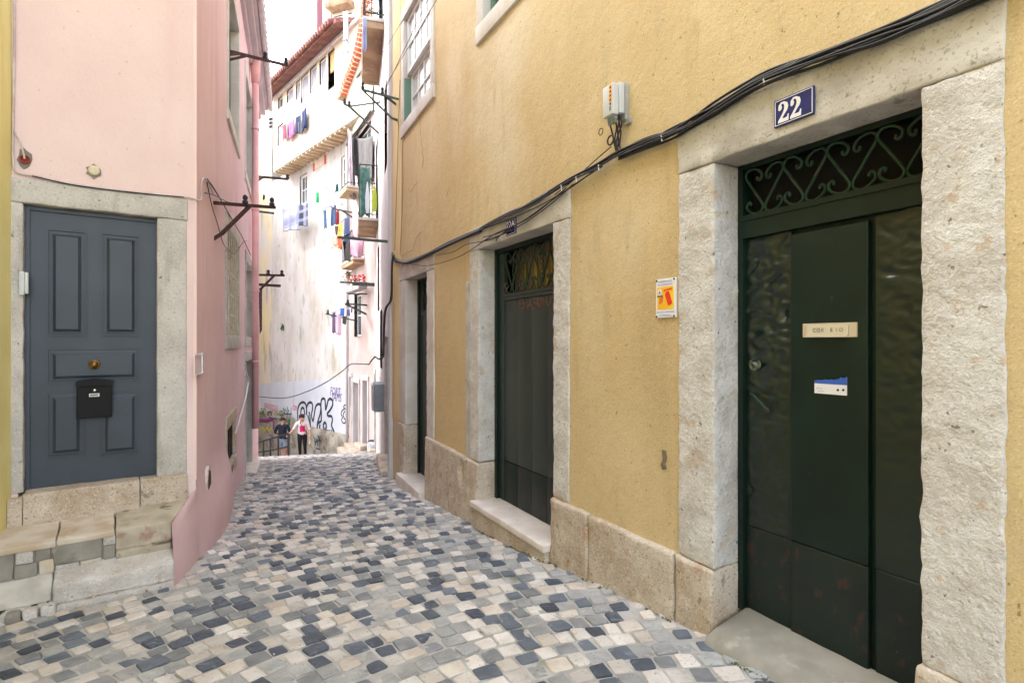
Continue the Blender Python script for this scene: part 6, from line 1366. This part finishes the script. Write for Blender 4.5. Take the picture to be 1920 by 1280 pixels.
# woman in white and pink, head bowed, one hand on the rail
J = {'pelvis': ((0, 0, .84), (.16, .13)), 'waist': ((0, -.01, .98), (.165, .13)), 'chest': ((0, -.04, 1.18), (.165, .125)), 'collar': ((0, -.07, 1.31), (.10, .085)), 'neck': ((0, -.11, 1.37), .05), 'jaw': ((0, -.17, 1.40), (.062, .066)), 'skull': ((0, -.19, 1.48), (.078, .088)), 'crown': ((0, -.19, 1.54), (.06, .07)), 'nose': ((0, -.285, 1.445), .014),
     'rs': ((-.17, -.06, 1.28), .07), 're': ((-.30, -.12, 1.06), .048), 'rw': ((-.39, -.26, .95), .032), 'rh': ((-.43, -.31, .93), (.034, .02)), 'ls': ((.17, -.06, 1.28), .07), 'le': ((.25, -.04, 1.03), .048), 'lw': ((.27, -.12, .82), .032), 'lh': ((.27, -.14, .76), (.034, .02)),
     'rhip': ((-.09, 0, .78), .105), 'rk': ((-.085, -.05, .45), .066), 'ra': ((-.08, .02, .09), .042), 'rt': ((-.09, -.14, .035), (.042, .028)), 'lhip': ((.09, 0, .78), .105), 'lk': ((.09, -.02, .45), .066), 'la': ((.10, .06, .10), .042), 'lt': ((.13, -.09, .045), (.042, .028))}
E = [('pelvis', 'waist', 'shirt'), ('waist', 'chest', 'shirt'), ('chest', 'collar', 'shirt'), ('collar', 'neck', 'skin'), ('neck', 'jaw', 'skin'), ('jaw', 'skull', 'skin'), ('skull', 'crown', 'skin'), ('jaw', 'nose', 'skin'), ('collar', 'rs', 'shirt'), ('rs', 're', 'shirt'), ('re', 'rw', 'skin'), ('rw', 'rh', 'skin'), ('collar', 'ls', 'shirt'), ('ls', 'le', 'shirt'), ('le', 'lw', 'skin'), ('lw', 'lh', 'skin'),
     ('pelvis', 'rhip', 'pants'), ('rhip', 'rk', 'pants'), ('rk', 'ra', 'pants'), ('ra', 'rt', 'skin'), ('pelvis', 'lhip', 'pants'), ('lhip', 'lk', 'pants'), ('lk', 'la', 'pants'), ('la', 'lt', 'skin')]
fingers(J, E, 'rh', (-.2, -.6, -.6), (1, -.3, 0)); fingers(J, E, 'lh', (0, -.1, -1), (.3, 1, 0))
hair = MB(); ellip(hair, (0, -.165, 1.535), (.105, .115, .085), 16, 8, -1, .10, 2); ellip(hair, (-.01, -.12, 1.49), (.10, .085, .09), 14, 8, -1, .1, 5)
pr = MB(); vs = []; fs = []
for i in range(7):
    for j in range(7): x = -.085 + .19 * i / 6 + .012; z = .98 + .22 * j / 6; vs.append((x, -.155 - .03 * math.cos(x * 9) - (z - .98) * .10, z))
for i in range(6):
    for j in range(6): a = i * 7 + j; fs.append((a, a + 7, a + 8, a + 1))
pr.add(vs, fs)
stp = MB(); stp.tube(spline([(-.06, -.17, 1.34), (.0, -.21, 1.2), (.10, -.215, 1.04), (.19, -.12, .9), (.2, .02, .86)], 4), .012, 5)
eye_a = MB(); ellip(eye_a, (-.03, -.268, 1.47), (.012, .008, .007), 8, 5); eye_b = MB(); ellip(eye_b, (.03, -.268, 1.47), (.012, .008, .007), 8, 5)
mouth = MB(); ellip(mouth, (0, -.235, 1.385), (.024, .008, .007), 8, 5)
sandl = MB(); sandl.tube([(-.085, .05, .012), (-.095, -.20, .012)], .03, 6); sandl2 = MB(); sandl2.tube([(.09, .09, .012), (.14, -.14, .012)], .03, 6)
bottle = MB(); bottle.lathe((.27, -.17, .52), (0, 0, 1), [(.03, 0), (.034, .02), (.034, .13), (.014, .17), (.014, .2)], 10)
wl_ = at(567, 858, 20.0); wl_.z = zg(wl_.x, wl_.y) + .0
wmats = {'skin': SKIN, 'shirt': pmat('white_tshirt', C(232, 222, 220), C(222, 210, 210), 7, V1, .9), 'pants': pmat('black_trousers_cloth', C(34, 34, 40), C(26, 26, 30), 7, V1, .85)}
person('person in white T-shirt with pink print, head bowed, hand on the rail', wl_, R(14), J, E, wmats, ['skin', 'shirt', 'pants'],
       [('hair', hair, pmat('dark_auburn_hair', C(66, 34, 36), C(44, 24, 28), 20, V1, .6)), ('shirt_print', pr, flat('magenta_print', C(214, 40, 104), .8)), ('bag_strap', stp, flat('brown_strap', C(86, 54, 44), .7)), ('eye', eye_a, 'ink'), ('eye', eye_b, 'ink'), ('mouth', mouth, flat('lips', C(160, 84, 80), .6)), ('sandal', sandl, 'ink'), ('sandal', sandl2, 'ink'), ('bottle', bottle, pmat('pale_bottle', C(214, 216, 226), C(224, 208, 90), 9, V1, .3))])
# man from behind
J = {'pelvis': ((0, 0, .90), (.155, .12)), 'waist': ((0, 0, 1.04), (.165, .12)), 'chest': ((0, .01, 1.26), (.18, .125)), 'collar': ((0, .01, 1.42), (.11, .085)), 'neck': ((0, -.02, 1.48), .055), 'jaw': ((0, -.05, 1.53), (.066, .07)), 'skull': ((0, -.05, 1.61), (.08, .092)), 'crown': ((0, -.04, 1.67), (.06, .07)), 'nose': ((0, -.15, 1.575), .014),
     'rs': ((-.19, .0, 1.40), .075), 're': ((-.30, .02, 1.14), .05), 'rw': ((-.22, -.2, 1.04), .034), 'rh': ((-.17, -.26, 1.05), (.034, .02)), 'ls': ((.19, .0, 1.40), .075), 'le': ((.30, .02, 1.14), .05), 'lw': ((.24, -.2, 1.06), .034), 'lh': ((.18, -.26, 1.07), (.034, .02)),
     'rhip': ((-.095, 0, .84), .11), 'rm': ((-.10, -.0, .58), .10), 'rk': ((-.10, -.02, .48), .062), 'ra': ((-.10, .04, .09), .042), 'rt': ((-.11, -.13, .04), (.045, .035)), 'lhip': ((.095, 0, .84), .11), 'lm': ((.10, .03, .58), .10), 'lk': ((.10, .04, .48), .062), 'la': ((.12, .12, .12), .042), 'lt': ((.13, -.04, .05), (.045, .035))}
E = [('pelvis', 'waist', 'shirt'), ('waist', 'chest', 'shirt'), ('chest', 'collar', 'shirt'), ('collar', 'neck', 'skin'), ('neck', 'jaw', 'skin'), ('jaw', 'skull', 'skin'), ('skull', 'crown', 'skin'), ('jaw', 'nose', 'skin'), ('collar', 'rs', 'shirt'), ('rs', 're', 'shirt'), ('re', 'rw', 'skin'), ('rw', 'rh', 'skin'), ('collar', 'ls', 'shirt'), ('ls', 'le', 'shirt'), ('le', 'lw', 'skin'), ('lw', 'lh', 'skin'),
     ('pelvis', 'rhip', 'pants'), ('rhip', 'rm', 'pants'), ('rm', 'rk', 'skin'), ('rk', 'ra', 'skin'), ('ra', 'rt', 'shoe'), ('pelvis', 'lhip', 'pants'), ('lhip', 'lm', 'pants'), ('lm', 'lk', 'skin'), ('lk', 'la', 'skin'), ('la', 'lt', 'shoe')]
fingers(J, E, 'rh', (.6, -.6, 0), (0, 0, 1)); fingers(J, E, 'lh', (-.6, -.6, 0), (0, 0, 1))
cap = MB(); ellip(cap, (0, -.045, 1.645), (.098, .112, .075), 16, 8, -.25); cap.hexa([(-.06, -.14, 1.625), (.06, -.14, 1.625), (.05, -.23, 1.61), (-.05, -.23, 1.61), (-.06, -.14, 1.637), (.06, -.14, 1.637), (.05, -.23, 1.62), (-.05, -.23, 1.62)])
pouch = MB(); ellip(pouch, (-.14, .13, 1.0), (.10, .05, .09), 12, 8)
ml = at(530, 858, 21.2); ml.z = zg(ml.x, ml.y) - .06
mm = {'skin': SKIN2, 'shirt': pmat('navy_tshirt', C(38, 42, 56), C(28, 32, 44), 7, V1, .9), 'pants': pmat('grey_shorts_cloth', C(142, 150, 164), C(126, 134, 148), 7, V1, .9), 'shoe': flat('navy_shoe', C(52, 54, 84), .7)}
person('person in dark T-shirt, grey shorts and cap seen from behind', ml, R(180), J, E, mm, ['skin', 'shirt', 'pants', 'shoe'], [('cap', cap, pmat('navy_cap', C(48, 44, 70), C(38, 34, 56), 9, V1, .8)), ('waist_pouch', pouch, 'ink')])

# moss in the joint between the paving and the yellow house
ms = MB(); rm = random.Random(5)
for k in range(900):
    s_ = rm.choice((rm.uniform(YR.s(900), D2['r'] + .1), rm.uniform(D2['r'], D1['lo']), rm.uniform(D1['l'], D1['r'])))
    o_ = (.088 if s_ < D2['r'] else .055 if s_ < D1['l'] else .14) + abs(rm.gauss(0, .008)); 
    if noise.noise((s_ * 3, 1, 1)) < -.05: continue
    p_ = YR.P(s_, o_, 0); p_.z = zg(p_.x, p_.y) + .004 + abs(rm.gauss(0, .006)); e_ = rm.uniform(.004, .010); a_ = rm.uniform(0, 6.28); dx = Vector((math.cos(a_), math.sin(a_), .2)) * e_; dy = Vector((-math.sin(a_), math.cos(a_), .5)) * e_
    ms.add([p_ - dx, p_ - dy * .3, p_ + dx, p_ + dy], [(0, 1, 2, 3)])
tag(ms.build('moss', pmat('moss_green', C(104, 112, 58), C(84, 92, 48), 9, V1, .95), None, recalc=False), 'thin green moss along the foot of the yellow house', 'moss', kind='stuff')
